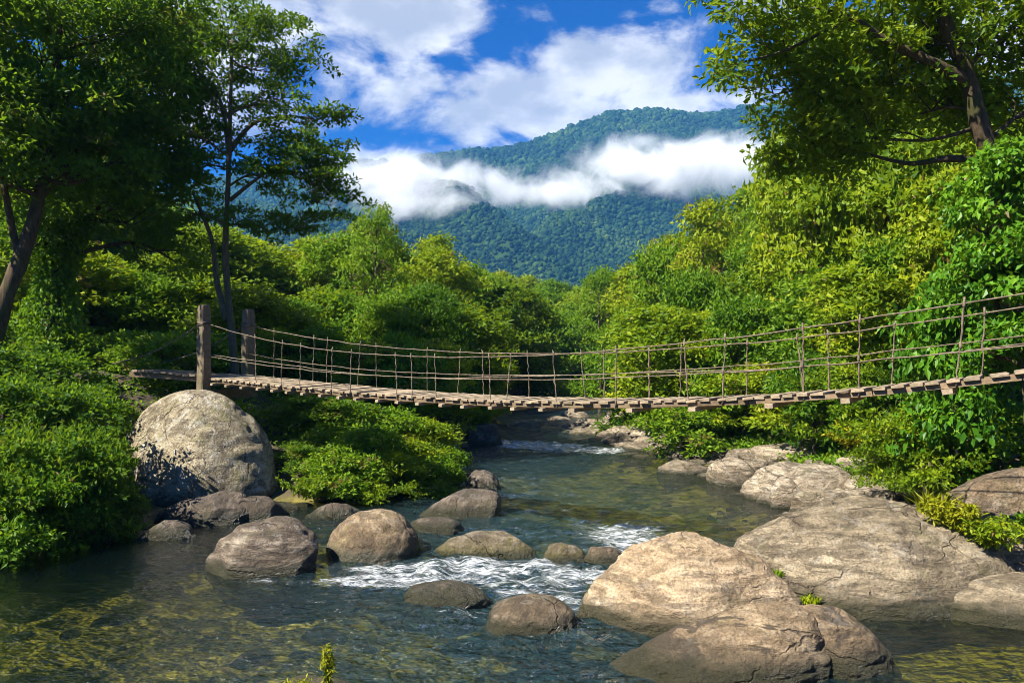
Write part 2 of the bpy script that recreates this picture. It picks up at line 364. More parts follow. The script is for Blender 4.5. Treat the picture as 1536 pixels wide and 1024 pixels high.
ca_ = wo.data.attributes.new('cur', 'FLOAT', 'POINT'); ca_.data.foreach_set('value', cur.ravel().astype(np.float32))

# ------------------------------------------------------------------ rocks
def rock_mesh(name, rx, ry, rz, zb, mat, seed, sub=5, rough=.16, facets=5, skew=(0, 0), power=2.3, groove=0, lump=.04):
    v, f = ico(sub); r = np.random.default_rng(seed); v = v.copy()
    v = np.sign(v) * np.abs(v) ** (2 / power); v /= (np.abs(v) ** power).sum(1, keepdims=True) ** (1 / power) / 1.0
    d = v / np.linalg.norm(v, axis=1, keepdims=True)
    v = v * (1 + rough * fbm(d * 1.25 + seed * 3.1, 3)[:, None])
    for k in range(facets):
        n = r.normal(size=3); n[2] = abs(n[2]) * .5; n /= np.linalg.norm(n); c = r.uniform(.74, .92)
        e = np.maximum(v @ n - c, 0); v = v - n * (e * .75)[:, None]
    v = v / np.abs(v).max(0)
    v[:, 2] /= v[:, 2].max()
    s = v * [rx, ry, 1]
    s[:, 2] = np.where(v[:, 2] > 0, v[:, 2] * rz, v[:, 2] * zb)
    s[:, 0] += skew[0] * np.maximum(s[:, 2], 0); s[:, 1] += skew[1] * np.maximum(s[:, 2], 0)
    k = min(rx, ry)
    q = s + seed * 1.7
    nrm = d / np.array([rx, ry, rz]); nrm /= np.linalg.norm(nrm, axis=1, keepdims=True)
    disp = lump * k * fbm(q * (1.5 / k ** .6), 4) + .012 * fbm(q * 6, 4)
    rd = 1 - np.abs(fbm(q * [1.1, 1.1, 2.2] / k ** .5 + 5, 4))
    disp -= .022 * k ** .6 * np.maximum(rd - .90, 0) / .1 * .6
    disp += .055 * k ** .6 * (np.abs(fbm(q * [1.6, 2.4, 5.0] / k ** .4 + 11, 4)) - .2)
    if sub > 6: disp += .016 * fbm(q * [5, 6, 11], 5, .6) - .014 * np.maximum(.16 - np.abs(fbm(q * [1.8, 2.2, 5] + 3, 5, .6)), 0) / .16
    if groove:
        a = q @ np.array([.55, .2, .9]) * (5.5 / k) + 1.4 * fbm(q * 1.3 / k, 3)
        disp -= groove * np.abs(np.sin(a)) ** 3
    s = s + nrm * disp[:, None]
    mb = MB(); mb.add(s, f); return mb.mesh(name, mat, True)
def rock(name, label, cat, xl, xr, yt, yb, mat, seed, ratio=.8, d=None, z0=None, group=None, yaw=0, hk=1.0, **kw):
    """a rock whose outline spans xl..xr and yt..yb of the photo; it stands in the water (or at depth d on the ground)"""
    if d is None: d = CAMZ * F / (yb - HZ)
    w = (xr - xl) / F * d / 2; ry = w * ratio; dc = d + ry * .85; w = (xr - xl) / F * dc / 2
    c = P((xl + xr) / 2, yt, dc)
    zb = z0 if z0 is not None else max(-.06, G(c[0], dc))
    rz = max(.06, c[2] - zb) * hk
    me = rock_mesh(name, w, ry, rz, .30 + rz * .3, mat, seed, **kw)
    o = link(name, me, None, (c[0], dc, zb)); o.rotation_euler.z = yaw
    return tag(o, label, cat, group)
rock('boulder', 'huge rounded grey boulder blotched with lichen, carrying the bridge post on the left bank', 'boulder', 182, 416, 586, 742, R_LICHEN, 11, .8, d=15.0, z0=.15, sub=6, rough=.07, facets=2, power=2.1, skew=(-.10, .1))
rock('boulder', 'grooved dark boulder with bright diagonal ridges, leftmost of the big midstream stones', 'boulder', 303, 486, 778, 868, R_RIDGE, 23, .85, sub=6, rough=.16, facets=5, groove=.045, skew=(.25, .1), power=1.75)
rock('boulder', 'smooth round egg-shaped brown boulder in midstream, beside the white rapid', 'boulder', 491, 632, 764, 843, R_ROUND, 5, .9, sub=6, rough=.05, facets=0, power=2.15)
rock('boulder', 'long low boulder with a pale top and a mossy skirt above the rapid', 'boulder', 648, 812, 797, 838, R_MOSS, 31, .5, sub=6, rough=.12, facets=3)
rock('rock', 'knobbly brown moss-grown rock joined to the long low boulder at the rapid', 'rock', 812, 892, 813, 846, R_MOSS, 37, .6, rough=.22, facets=5)
rock('rock', 'small brown knob of rock at the very end of the rapid\'s mossy rock bar', 'rock', 872, 938, 819, 850, R_BROWN, 39, .7, rough=.22, facets=5)
rock('rock', 'flat brown rock barely above the water just below the white rapid', 'rock', 602, 738, 871, 913, R_DARK, 41, .75, sub=6, rough=.12, facets=3, hk=.9)
rock('rock', 'small domed brown stone with a wet rim, in the water left of the foreground boulders', 'rock', 727, 867, 896, 953, R_BROWN, 43, .8, sub=6, rough=.06, facets=2)
rock('boulder', 'pale tan sunlit dome of rock sloping into the water, middle of the foreground boulders', 'boulder', 862, 1215, 803, 962, R_TAN, 53, .75, z0=-.05, sub=7, rough=.12, facets=4, power=1.5, skew=(-.10, .25), lump=.04)
rock('boulder', 'brown weathered boulder cut by a dark cleft, lowest at the bottom edge', 'boulder', 895, 1250, 906, 1035, R_BUFF, 59, .62, z0=-.1, sub=7, rough=.12, facets=4, power=1.6, skew=(.95, .1), lump=.04)
rock('boulder', 'brown rounded block of rock right of the dark cleft at the bottom edge', 'boulder', 1160, 1345, 913, 1015, R_BUFF, 61, .8, z0=-.1, sub=7, rough=.08, facets=2, skew=(-.25, .1), power=2.0, lump=.025)
rock('boulder', 'biggest greyish boulder with a broad smooth back, behind the pale tan dome', 'boulder', 1075, 1530, 748, 926, R_GREY, 67, .72, z0=-.05, sub=7, rough=.12, facets=6, power=1.6, skew=(-.02, .2), lump=.045)
rock('boulder', 'grey slab of rock running out of the frame above the dark pool', 'boulder', 1390, 1720, 862, 945, R_GREY, 71, .6, z0=-.05, sub=6, rough=.09, facets=2, power=2.0, lump=.025)
rock('boulder', 'brown half-shaded boulder at the right edge beneath the shrubs', 'boulder', 1412, 1680, 693, 820, R_BROWN, 73, .7, d=10.6, sub=6, rough=.12, facets=3)
rock('boulder', 'grey fissured shoulder of rock under the grass tufts at the right edge', 'boulder', 1400, 1640, 795, 870, R_GREY, 79, .6, d=9.6, z0=.2, sub=6, rough=.14, facets=4)
rock('boulder', 'white round boulder at the far water\'s edge below the bridge', 'boulder', 1057, 1138, 686, 731, R_PALE, 83, .9, rough=.10, facets=3)
rock('rock', 'low flat pale rock left of the white round boulder', 'rock', 985, 1070, 689, 713, R_PALE, 89, .6, rough=.16, facets=4)
rock('boulder', 'broken angular pale boulder at the water\'s edge right of the white round one', 'boulder', 1118, 1285, 692, 762, R_PALE, 97, .8, sub=6, rough=.24, facets=9)
rock('boulder', 'layered buff boulder above the white round boulder', 'boulder', 1115, 1232, 664, 712, R_PALE, 101, .8, d=19.5, rough=.24, facets=8)
rock('boulder', 'mossy brown boulder beside the layered buff one on the bank', 'boulder', 1195, 1275, 658, 705, R_MOSS, 103, .8, d=20.0, rough=.2, facets=6)
rock('boulder', 'steep grey rock face among shrubs at the right edge', 'boulder', 1440, 1640, 655, 725, R_GREY, 107, .7, d=13.5, rough=.22, facets=7)
rock('rock', 'tall pale stone wedged between the angular boulder and the shrub', 'rock', 1262, 1352, 712, 765, R_PALE, 109, .8, d=14.9, rough=.2, facets=6)
rock('rock', 'buff rock ledge behind the angular boulder', 'rock', 1240, 1330, 683, 730, R_PALE, 113, .8, d=17.0, rough=.22, facets=7)
rock('rock', 'dark ridged slab of rock at the foot of the huge lichen boulder', 'rock', 232, 385, 738, 792, R_DARK, 127, .7, sub=6, rough=.24, facets=8, skew=(.3, 0))
rock('rock', 'dark slab half hidden behind the ridged slab under the lichen boulder', 'rock', 330, 440, 744, 785, R_DARK, 129, .6, rough=.22, facets=7)
rock('rock', 'smallest smooth dark rock lying left of the grooved boulder at the pool', 'rock', 203, 298, 778, 812, R_DARK, 131, .6, rough=.14, facets=4)
rock('rock', 'flat wet rock on the left shore behind the round brown boulder', 'rock', 455, 545, 752, 782, R_DARK, 137, .6, rough=.18, facets=6)
rock('rock', 'black wet rock jutting from the left shrub bank into the current', 'rock', 690, 752, 704, 738, R_DARK, 139, .8, rough=.18, facets=6)
rock('rock', 'long wet black rock sloping under the current below the shrub bank', 'rock', 625, 752, 733, 778, R_DARK, 149, .7, rough=.16, facets=6, skew=(.4, 0))
rock('rock', 'dark drowned rock right behind the round brown boulder', 'rock', 610, 700, 775, 802, R_DARK, 151, .6, rough=.16, facets=4)
rock('boulder', 'dark boulder with grass on top standing in the river beyond the shrub bank', 'boulder', 690, 755, 632, 672, R_DARK, 157, .8, rough=.2, facets=6)
for k, (xl, xr, yt, yb, d) in enumerate([(1150, 1215, 715, 765, None), (1225, 1300, 735, 772, None), (1290, 1345, 690, 725, 18.0), (1085, 1140, 672, 702, 20.5), (1040, 1090, 672, 698, 21.5), (1330, 1420, 700, 750, 15.5), (1255, 1310, 655, 690, 20.0), (1180, 1240, 735, 775, None), (1135, 1170, 735, 758, None), (1300, 1370, 735, 775, 14.2)]):
    rock('rock', 'broken buff rock packed between the boulders of the right bank', 'rock', xl, xr, yt, yb, R_PALE, 300 + k, .8, d=d, group='broken rocks of the right bank', rough=.24, facets=9, lump=.06, power=2.6)
# rock shelf on the far right shore and stones of the bed far upstream, shoreline stones
r_ = np.random.default_rng(5)
shelf = []
for k in range(60):
    y = r_.uniform(22.5, 33); shelf.append((XR(y) + r_.uniform(-.6, 2.2), y, r_.uniform(.28, .85)))
for k in range(12):
    y = r_.uniform(32, 42); shelf.append((r_.uniform(XL(y) + .4, XR(y) + 1), y, r_.uniform(.3, .9)))
protos = [rock_mesh('rock', 1, .8, .55, .5, R_PALE, 200 + k, sub=4, rough=.22, facets=7) for k in range(4)]
for k, (x, y, s) in enumerate(shelf):
    o = link('rock', protos[k % 4], None, (x, y, max(G(x, y), wz(y) - .12) + .0)); o.scale = (s * r_.uniform(.8, 1.4), s, s * r_.uniform(.5, .95)); o.rotation_euler.z = r_.uniform(0, 6.3)
    if y < 31.8: tag(o, 'pale tumbled rock of the sunlit shelf along the far right shore', 'rock', 'pale rocks of the far right shore')
    else: tag(o, 'pale stone in the shallows far upstream under the bridge', 'rock', 'stones far upstream')
protd = [rock_mesh('rock', 1, .8, .6, .5, R_DARK, 220 + k, sub=4, rough=.2, facets=6) for k in range(3)]
protb = [rock_mesh('rock', 1, .8, .6, .5, R_PALE, 230 + k, sub=4, rough=.2, facets=7) for k in range(3)]
for k in range(30):
    y = r_.uniform(12.6, 17.5); x = XL(y) + r_.uniform(-.5, .45); s = r_.uniform(.12, .38)
    o = link('rock', protd[k % 3], None, (x, y, max(G(x, y), -.1))); o.scale = (s * 1.3, s, s * .8); o.rotation_euler.z = r_.uniform(0, 6.3)
    tag(o, 'small wet dark stone on the left waterline below the bridge', 'rock', 'dark stones of the left waterline')
for k in range(46):
    y = r_.uniform(13.0, 21.5); x = XR(y) + r_.uniform(-.2, 2.4); s = r_.uniform(.12, .42)
    o = link('rock', protb[k % 3], None, (x, y, max(G(x, y), -.08))); o.scale = (s * 1.3, s, s * .85); o.rotation_euler.z = r_.uniform(0, 6.3)
    tag(o, 'small buff stone among the boulders of the right bank', 'rock', 'buff stones of the right bank')

mb = MB(); gv, gf = ico(1)
for k in range(2600):
    y = r_.uniform(12, 33); right = r_.uniform() < .72
    x = XR(y) + r_.normal(.7, .7) if right else XL(y) - r_.normal(.15, .35)
    s = .022 + r_.gamma(1.6, .022); z = G(x, y)
    mb.add(gv * [s * 1.3, s, s * .7] * r_.uniform(.8, 1.2, (len(gv), 3)) + [x, y, z + s * .2], gf)
tag(mb.obj('gravel', R_PALE, None, True), 'pale gravel strewn along both waterlines', 'gravel', None, 'stuff')
protc = [rock_mesh('cobble', 1, .8, .55, .5, R_BROWN, 240 + k, sub=4, rough=.14, facets=4) for k in range(4)]
n_ = 0
while n_ < 75:
    y = r_.uniform(6.6, 13.5); x = r_.uniform(-8.2, 5.6); 
    if abs(x) > .74 * y or not XL(y) + .3 < x < XR(y) - .2: continue
    s = r_.gamma(3, .055) + .05; z = G(x, y)
    o = link('cobble', protc[n_ % 4], None, (x, y, z - .02)); o.scale = (s * 1.3, s, min(s * .8, max(.05, (-.05 - z)))); o.rotation_euler.z = r_.uniform(0, 6.3); n_ += 1
    tag(o, 'brown cobble lying drowned on the bed of the clear foreground water', 'cobble', 'drowned cobbles of the foreground water')
# ------------------------------------------------------------------ foliage
def leaves(mb, pos, out, L, W, r, lv, droop=.35, upn=1.0, nrand=.75, on=.35):
    n = len(pos)
    d = out * .55 + r.normal(0, .55, (n, 3)) + [0, 0, -droop]; d /= np.linalg.norm(d, axis=1)[:, None] + 1e-9
    nn = np.array([0, 0, upn]) + out * on + r.normal(0, nrand, (n, 3)); s = np.cross(d, nn); s /= np.linalg.norm(s, axis=1)[:, None] + 1e-9
    nn = np.cross(s, d)
    L = (L * r.uniform(.6, 1.25, n))[:, None]; W = (W * r.uniform(.7, 1.2, n))[:, None]
    v = np.stack([pos, pos + d * L * .45 + s * W * .5 + nn * W * .12, pos + d * L - nn * L * .12, pos + d * L * .45 - s * W * .5 + nn * W * .12], 1).reshape(-1, 3)
    mb.add(v, np.arange(n * 4).reshape(-1, 4), np.repeat(lv, 4))
def crown(lobes, r, L=.20, W=.10, dens=1.7, per=70, cr=.5, flat=.7, droop=.25, inner=.22, hue=.5):
    """leaf clumps through a set of ellipsoid lobes; returns the leaf mesh builder and the clump centres"""
    mb = MB(); cents = []
    for (cx, cy, cz, rx, ry, rz) in lobes:
        area = 4 * math.pi * ((rx*ry)**1.6/3 + (rx*rz)**1.6/3 + (ry*rz)**1.6/3) ** (1/1.6)
        n = max(7, int(area * dens)); u = r.normal(size=(n, 3)); u /= np.linalg.norm(u, axis=1)[:, None]
        keep = r.uniform(size=n) < np.where(u[:, 2] > -.3, 1, .5); u = u[keep]; n = len(u)
        rad = np.where(r.uniform(size=n) < inner, r.uniform(.2, .7, n), r.uniform(.72, 1.12, n)) * (1 + .30 * fbm(u * 1.9 + cx + cz, 2)) * np.where(r.uniform(size=n) < .12, r.uniform(1.1, 1.4, n), 1)
        c = np.array([cx, cy, cz]) + u * [rx, ry, rz] * rad[:, None]
        cents.append(c)
        base = np.clip(hue + r.normal(0, .15, n) + .14 * fbm(c * .5, 2), .02, .97)
        base = np.where(r.uniform(size=n) < .025, .97, base)
        csz = cr * r.uniform(.55, 1.25, n)
        idx = np.repeat(np.arange(n), (per * (csz / cr) ** 1.5).astype(int) + 6)
        off = r.normal(0, 1, (len(idx), 3)); off /= np.linalg.norm(off, axis=1)[:, None]
        off[:, 2] = np.where(off[:, 2] < -.2, -off[:, 2] * r.uniform(-.5, 1, len(idx)), off[:, 2])
        rr = r.uniform(.45, 1.12, len(idx)) * csz[idx]
        pos = c[idx] + off * [1, 1, flat] * rr[:, None]
        out = off * .8 + u[idx] * .35 + [0, 0, .2]; out /= np.linalg.norm(out, axis=1)[:, None] + 1e-9
        lv = np.clip(base[idx] + r.normal(0, .11, len(idx)) + .10 * (off[:, 2] - .2), 0, .975)  # lit clump tops and darker undersides are partly put into the leaf colour
        lv = np.where(r.uniform(size=len(idx)) < .010, 1.0, lv)
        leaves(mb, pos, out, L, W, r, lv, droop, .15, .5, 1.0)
    return mb, cents
def limbs(trunk_pts, r0, r1, lobes, cents, r, twigs=5, imin=4, n=9, lk=1.0):
    mb = MB(); tp = spline(trunk_pts, 22)
    tt = np.linspace(0, 1, 22); rad = r0 + (r1 - r0) * tt ** .8; rad[0] *= 1.45; rad[1] *= 1.15
    rad = rad * (1 + .06 * r.normal(size=22))
    add_tube(mb, tp, rad, n)
    # every lobe's limb grows from the nearest point of the trunk or of a limb already there
    node = tp[imin:21].copy(); nrad = rad[imin:21].copy(); npen = np.zeros(len(node))
    ln = [np.array(lb[:3]) - [0, 0, lb[5] * .35] for lb in lobes]
    order = np.argsort([np.linalg.norm(tp[imin:] - q, axis=1).min() for q in ln])
    for k in order:
        lc = ln[k]; lb = lobes[k]; c = cents[k]
        up = np.maximum(node[:, 2] - lc[2], 0)                       # limbs rise from their root rather than drop
        i = int(np.argmin(np.linalg.norm(node - lc, axis=1) + 1.4 * up + npen)); a = node[i]
        R = min(nrad[i] * r.uniform(.55, .75), (.03 + .035 * max(lb[3:])) * lk); R = max(R, .012)
        L = np.linalg.norm(lc - a); mid = (a + lc) / 2 + r.normal(0, .09, 3) * L + [0, 0, .07 * L]
        b = spline([a, mid, lc], 9); br = np.linspace(R, R * .4, 9)
        add_tube(mb, b, br, 6)
        node = np.vstack([node, b[3:]]); nrad = np.append(nrad, br[3:]); npen = np.append(npen, np.full(6, .12))
        for q in r.integers(0, len(c), min(twigs, len(c))):
            j = r.integers(3, 8); e = c[q]; s = b[j]
            md = (s + e) / 2 + r.normal(0, .12, 3) * np.linalg.norm(e - s)
            add_tube(mb, spline([s, md, e], 5), np.linspace(br[j] * .6, .006, 5), 4)
    return mb
class Proto: pass
def make_proto(kind, seed, H, spread, nl, leafmat, bark=BARK, low=.25, L=.22, W=.11, dens=1.7, per=72, cr=.5, flat=.9, droop=.25, hue=.5):
    r = np.random.default_rng(seed); lobes = []
    for k in range(nl):
        h = low + (1 - low) * (k + .5) / nl
        a = k * 2.4 + r.uniform(-.4, .4); e = np.sin(np.pi * min(max((h - low) / (1 - low), .02), 1) ** .75) ** .6
        rr = spread * .70 * e * r.uniform(.45, 1.1); s = spread * r.uniform(.24, .46) * (.75 + .35 * e)
        zz = H * h; rz = s * r.uniform(.6, .85); zz = min(zz, H - rz); 
        lobes.append((rr * np.cos(a), rr * np.sin(a), zz, s, s, rz))
    lobes.append((r.normal(0, .05) * spread, r.normal(0, .05) * spread, H - spread * .36, spread * .42, spread * .42, spread * .36))
    mb, cents = crown(lobes, r, L, W, dens, per, cr, flat, droop, hue=hue)
    q = Proto(); q.kind = kind; v = np.concatenate(mb.v)
    q.H = float(np.percentile(v[:, 2], 99.6)); q.W = float(np.percentile(v[:, 0], 99) - np.percentile(v[:, 0], 1))
    q.crown = mb.mesh('crown', leafmat, False, 'lv')
    tp = [(0, 0, -.6), (r.normal(0, .06) * H * .3, r.normal(0, .06) * H * .3, H * .3), (r.normal(0, .1) * H * .3, r.normal(0, .1) * H * .3, H * .6), (0, 0, H * .88)]
    q.trunk = limbs(tp, H * .022 + .02, .03, lobes, cents, r, 6).mesh('trunk', bark, True)
    return q
def place(q, x, y, ztop, wm, label, cat, group, yaw=None, zg=None, stem='trunk'):
    zg = G(x, y) if zg is None else zg
    s = wm / q.W; zg = min(zg, ztop - .70 * s * q.H)      # never squash a crown: root it lower instead
    o = link(q.kind, None, None, (x, y, zg))
    o.scale = (s, s * random.uniform(.9, 1.1), (ztop - zg) / q.H)

    tag(o, label, cat, group)
    link('crown' if stem == 'trunk' else 'foliage', q.crown, o); link(stem, q.trunk, o)
    return o
def at_px(q, px, pyt, d, wpx, label, cat, group=None, **kw):
    p = P(px, pyt, d); return place(q, p[0], d, p[2], wpx / F * d, label, cat, group, **kw)

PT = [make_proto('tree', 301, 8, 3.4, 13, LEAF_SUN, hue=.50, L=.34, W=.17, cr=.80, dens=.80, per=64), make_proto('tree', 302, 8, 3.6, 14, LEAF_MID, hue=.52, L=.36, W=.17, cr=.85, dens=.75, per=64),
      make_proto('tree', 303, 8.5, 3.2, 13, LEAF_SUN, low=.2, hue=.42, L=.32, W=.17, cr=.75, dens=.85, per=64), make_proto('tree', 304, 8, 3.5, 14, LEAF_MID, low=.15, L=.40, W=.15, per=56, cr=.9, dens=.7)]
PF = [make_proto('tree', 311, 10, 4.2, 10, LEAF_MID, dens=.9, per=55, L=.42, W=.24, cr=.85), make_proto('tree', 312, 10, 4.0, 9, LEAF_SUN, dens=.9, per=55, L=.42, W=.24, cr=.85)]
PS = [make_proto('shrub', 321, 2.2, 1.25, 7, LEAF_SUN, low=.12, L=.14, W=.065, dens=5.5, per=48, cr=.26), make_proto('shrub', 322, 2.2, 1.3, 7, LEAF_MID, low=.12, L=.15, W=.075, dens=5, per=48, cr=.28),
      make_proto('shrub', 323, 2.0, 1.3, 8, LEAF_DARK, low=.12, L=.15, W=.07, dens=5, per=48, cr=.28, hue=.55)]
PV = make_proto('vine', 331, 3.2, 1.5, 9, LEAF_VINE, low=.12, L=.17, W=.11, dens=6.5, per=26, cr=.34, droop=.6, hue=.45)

def layer(pts, protos, d0, d1, step, wpx, label, cat, group, jit=12, stem='trunk', edge=.7):
    xs = [p[0] for p in pts]; ys = [p[1] for p in pts]; x = xs[0]; k = 0
    while x <= xs[-1]:
        d = random.uniform(d0, d1)
        while d < 75 and XL(d) - .5 < (x - 768) / F * d < XR(d) + edge: d += .8
        q = protos[k % len(protos)] if random.random() < .7 else random.choice(protos)
        at_px(q, x, np.interp(x, xs, ys) + random.uniform(-jit * .4, jit), d, wpx * random.uniform(.8, 1.25), label, cat, group, stem=stem)
        x += step * random.uniform(.75, 1.25); k += 1
# far valley trees
layer([(560, 405), (700, 395), (780, 408), (860, 425), (950, 405), (1080, 380)], PF, 75, 110, 34, 75, 'distant green tree of the wood closing off the end of the valley', 'tree', 'trees at the end of the valley', 14)
layer([(640, 430), (740, 425), (820, 445), (870, 470), (960, 430)], PF, 58, 72, 42, 90, 'green tree in the notch of the valley beyond the bridge', 'tree', 'trees in the valley notch', 16)
# middle left wood
layer([(380, 380), (470, 345), (560, 338), (620, 362), (700, 372), (770, 410), (815, 440)], PT, 36, 46, 48, 125, 'bushy sunlit tree of the wood left of the valley notch', 'tree', 'trees of the left wood', 18)
layer([(380, 430), (470, 420), (560, 420), (640, 430), (700, 445), (745, 500)], PT, 26, 33, 52, 140, 'leafy tree in the wood right behind the left half of the bridge', 'tree', 'trees behind the left half of the bridge', 26)
layer([(380, 500), (480, 495), (580, 500), (690, 520), (745, 540)], [PS[0], PS[1]], 22.5, 25, 40, 95, 'green shrub under the trees just behind the left half of the bridge', 'shrub', 'shrubs behind the left half of the bridge', 20, 'stem')
# right hillside
layer([(795, 505), (840, 455), (900, 418), (960, 390), (1010, 368), (1060, 322), (1130, 288), (1200, 262), (1290, 225), (1400, 190), (2000, 120)], PT, 36, 48, 44, 120, 'bushy sunlit tree on the crest of the right hillside', 'tree', 'trees on the crest of the right hillside', 16)
layer([(800, 535), (860, 490), (950, 455), (1050, 415), (1150, 365), (1250, 315), (1350, 270), (1560, 200), (2000, 150)], PT, 25, 33, 50, 140, 'bushy yellow-green tree halfway down the right hillside', 'tree', 'trees halfway down the right hillside', 34)
layer([(850, 560), (950, 520), (1050, 490), (1150, 450), (1250, 410), (1350, 370), (1560, 300), (2050, 250)], PT, 20, 24, 54, 150, 'low leafy tree at the foot of the right hillside', 'tree', 'trees at the foot of the right hillside', 40, edge=3.2)
layer([(960, 585), (1050, 560), (1150, 545), (1250, 535), (1350, 520), (1560, 470), (2050, 430)], PS[:2], 17.5, 21, 52, 120, 'green shrub at the foot of the hillside behind the right half of the bridge', 'shrub', 'shrubs behind the right half of the bridge', 30, 'stem', 2.6)
layer([(900, 602), (1000, 600), (1120, 606), (1290, 600), (1420, 590), (1560, 560), (2000, 520)], PS[:2], 21.5, 26, 58, 130, 'low bush along the top of the rocky right bank', 'shrub', 'bushes along the right bank', 14, 'stem', 3.4)
PL = [make_proto('tree', 351, 9, 2.3, 12, LEAF_SUN, bark=BARK_PALE, low=.35, L=.30, W=.14, cr=.6, dens=.75, per=42, hue=.62), make_proto('tree', 352, 9, 2.5, 12, LEAF_MID, bark=BARK_PALE, low=.4, L=.28, W=.12, cr=.6, dens=.7, per=40, hue=.6)]
for k, (px, py, d, wp_, lab) in enumerate([(1062, 298, 33, 95, 'slender loose-crowned tree standing above the hillside canopy, lower of the pair near the mist'), (1158, 252, 31, 110, 'slender loose-crowned tree under the tip of the overhanging crown'), (1005, 352, 38, 80, 'thin feathery tree on the lower left end of the hillside crest'),
        (565, 306, 33, 85, 'thin loose tree rising from the left wood beside the umbrella tree'), (742, 492, 34, 60, 'small lime tree in the open at the valley notch, above mid-bridge'), (900, 400, 41, 80, 'thin tree lowest down the hillside crest beside the valley notch'), (655, 352, 40, 80, 'loose pale-stemmed tree poking from the top of the left wood'), (1285, 330, 24, 120, 'loose pale-stemmed tree amid the right hillside below the big overhanging crown')]):
    at_px(PL[k % 2], px, py, d, wp_, lab, 'tree')
for px, py, d, wp_, lab in [(1185, 205, 27, 120, 'bright leafy tree just left of and behind the tip of the lowest overhanging bough'), (1300, 130, 26, 170, 'tall leafy tree filling the space under the long overhanging branch'), (1420, 110, 25, 180, 'tallest leafy tree behind the curved trunk, its top lost in the overhanging crown'), (1500, 170, 20, 150, 'leafy tree directly behind the curved trunk above the vine curtain'), (1235, 205, 25, 150, 'bright leafy tree directly below the overhanging crown, left of its trunk'), (1335, 190, 23, 170, 'bright leafy tree filling the gap behind the curved trunk'), (1415, 270, 20, 150, 'bright leafy tree low against the vine curtain behind the curved trunk')]:
    at_px(PT[0], px, py, d, wp_, lab, 'tree')
# single shrubs the eye picks out
at_px(PS[1], 1025, 606, 22.6, 120, 'dark green leaning bush over the water between pale shelf and white boulder', 'shrub', stem='stem')
at_px(PS[0], 1385, 610, 13.6, 130, 'yellow-green bush among boulders, nearest on the right bank', 'shrub', stem='stem')
at_px(PS[0], 1340, 655, 13.9, 90, 'small lime bush beside the tall pale stone', 'shrub', stem='stem')
at_px(PS[1], 1500, 600, 13.2, 150, 'green bush above the steep grey rock face at the right edge', 'shrub', stem='stem')
# left shrub bank below the bridge
bank = [(455, 588, 18.6, 110), (510, 592, 18.2, 130), (580, 612, 18.4, 130), (640, 628, 18.8, 110), (480, 640, 17.4, 110), (545, 640, 17.2, 120), (610, 655, 17.4, 110), (662, 668, 18.2, 90), (455, 670, 17.6, 80), (505, 680, 16.6, 90), (570, 685, 16.5, 90), (625, 690, 17.0, 80), (440, 610, 19.2, 90), (452, 662, 16.6, 85), (520, 672, 15.9, 110), (590, 676, 16.0, 110), (655, 684, 16.8, 85), (560, 640, 16.4, 110)]
for k, (px, py, d, w) in enumerate(bank):
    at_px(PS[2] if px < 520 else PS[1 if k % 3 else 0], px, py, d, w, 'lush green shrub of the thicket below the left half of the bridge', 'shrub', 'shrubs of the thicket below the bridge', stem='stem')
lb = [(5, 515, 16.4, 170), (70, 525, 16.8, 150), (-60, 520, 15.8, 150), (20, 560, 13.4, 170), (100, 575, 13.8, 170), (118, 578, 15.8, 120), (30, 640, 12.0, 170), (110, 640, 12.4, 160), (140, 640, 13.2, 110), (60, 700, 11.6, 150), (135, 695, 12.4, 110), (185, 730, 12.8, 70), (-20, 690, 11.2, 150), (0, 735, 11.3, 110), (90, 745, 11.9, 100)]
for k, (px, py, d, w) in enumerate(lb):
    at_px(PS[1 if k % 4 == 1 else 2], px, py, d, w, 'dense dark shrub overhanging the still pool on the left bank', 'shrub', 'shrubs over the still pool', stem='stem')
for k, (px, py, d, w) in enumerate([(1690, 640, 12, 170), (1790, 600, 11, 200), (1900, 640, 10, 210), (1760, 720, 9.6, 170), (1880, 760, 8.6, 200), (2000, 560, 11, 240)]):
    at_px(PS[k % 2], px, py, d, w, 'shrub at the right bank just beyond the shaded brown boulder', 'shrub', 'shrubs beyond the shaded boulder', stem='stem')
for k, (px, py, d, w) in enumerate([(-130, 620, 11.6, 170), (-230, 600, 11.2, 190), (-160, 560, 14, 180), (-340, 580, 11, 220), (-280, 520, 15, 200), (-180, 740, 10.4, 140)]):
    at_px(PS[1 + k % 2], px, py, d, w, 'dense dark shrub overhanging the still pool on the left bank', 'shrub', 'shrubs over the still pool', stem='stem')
# background of the left grove
layer([(-420, 110), (-60, 150), (60, 170), (160, 230), (260, 320), (400, 380)], PT, 32, 40, 62, 190, 'sunlit tree glimpsed behind the dark trees of the left grove', 'tree', 'sunlit trees behind the left grove', 30)
layer([(-420, 300), (-60, 330), (100, 350), (240, 390), (400, 430)], PT, 24, 28, 60, 170, 'leafy tree between the dark trunks of the left grove', 'tree', 'trees between the trunks of the left grove', 30)
layer([(-420, 430), (-40, 470), (80, 490), (220, 500), (380, 510)], [PS[2], PS[1]], 18.5, 22, 52, 130, 'dark shrub under the trees at the left end of the bridge', 'shrub', 'shrubs at the left end of the bridge', 24, 'stem')

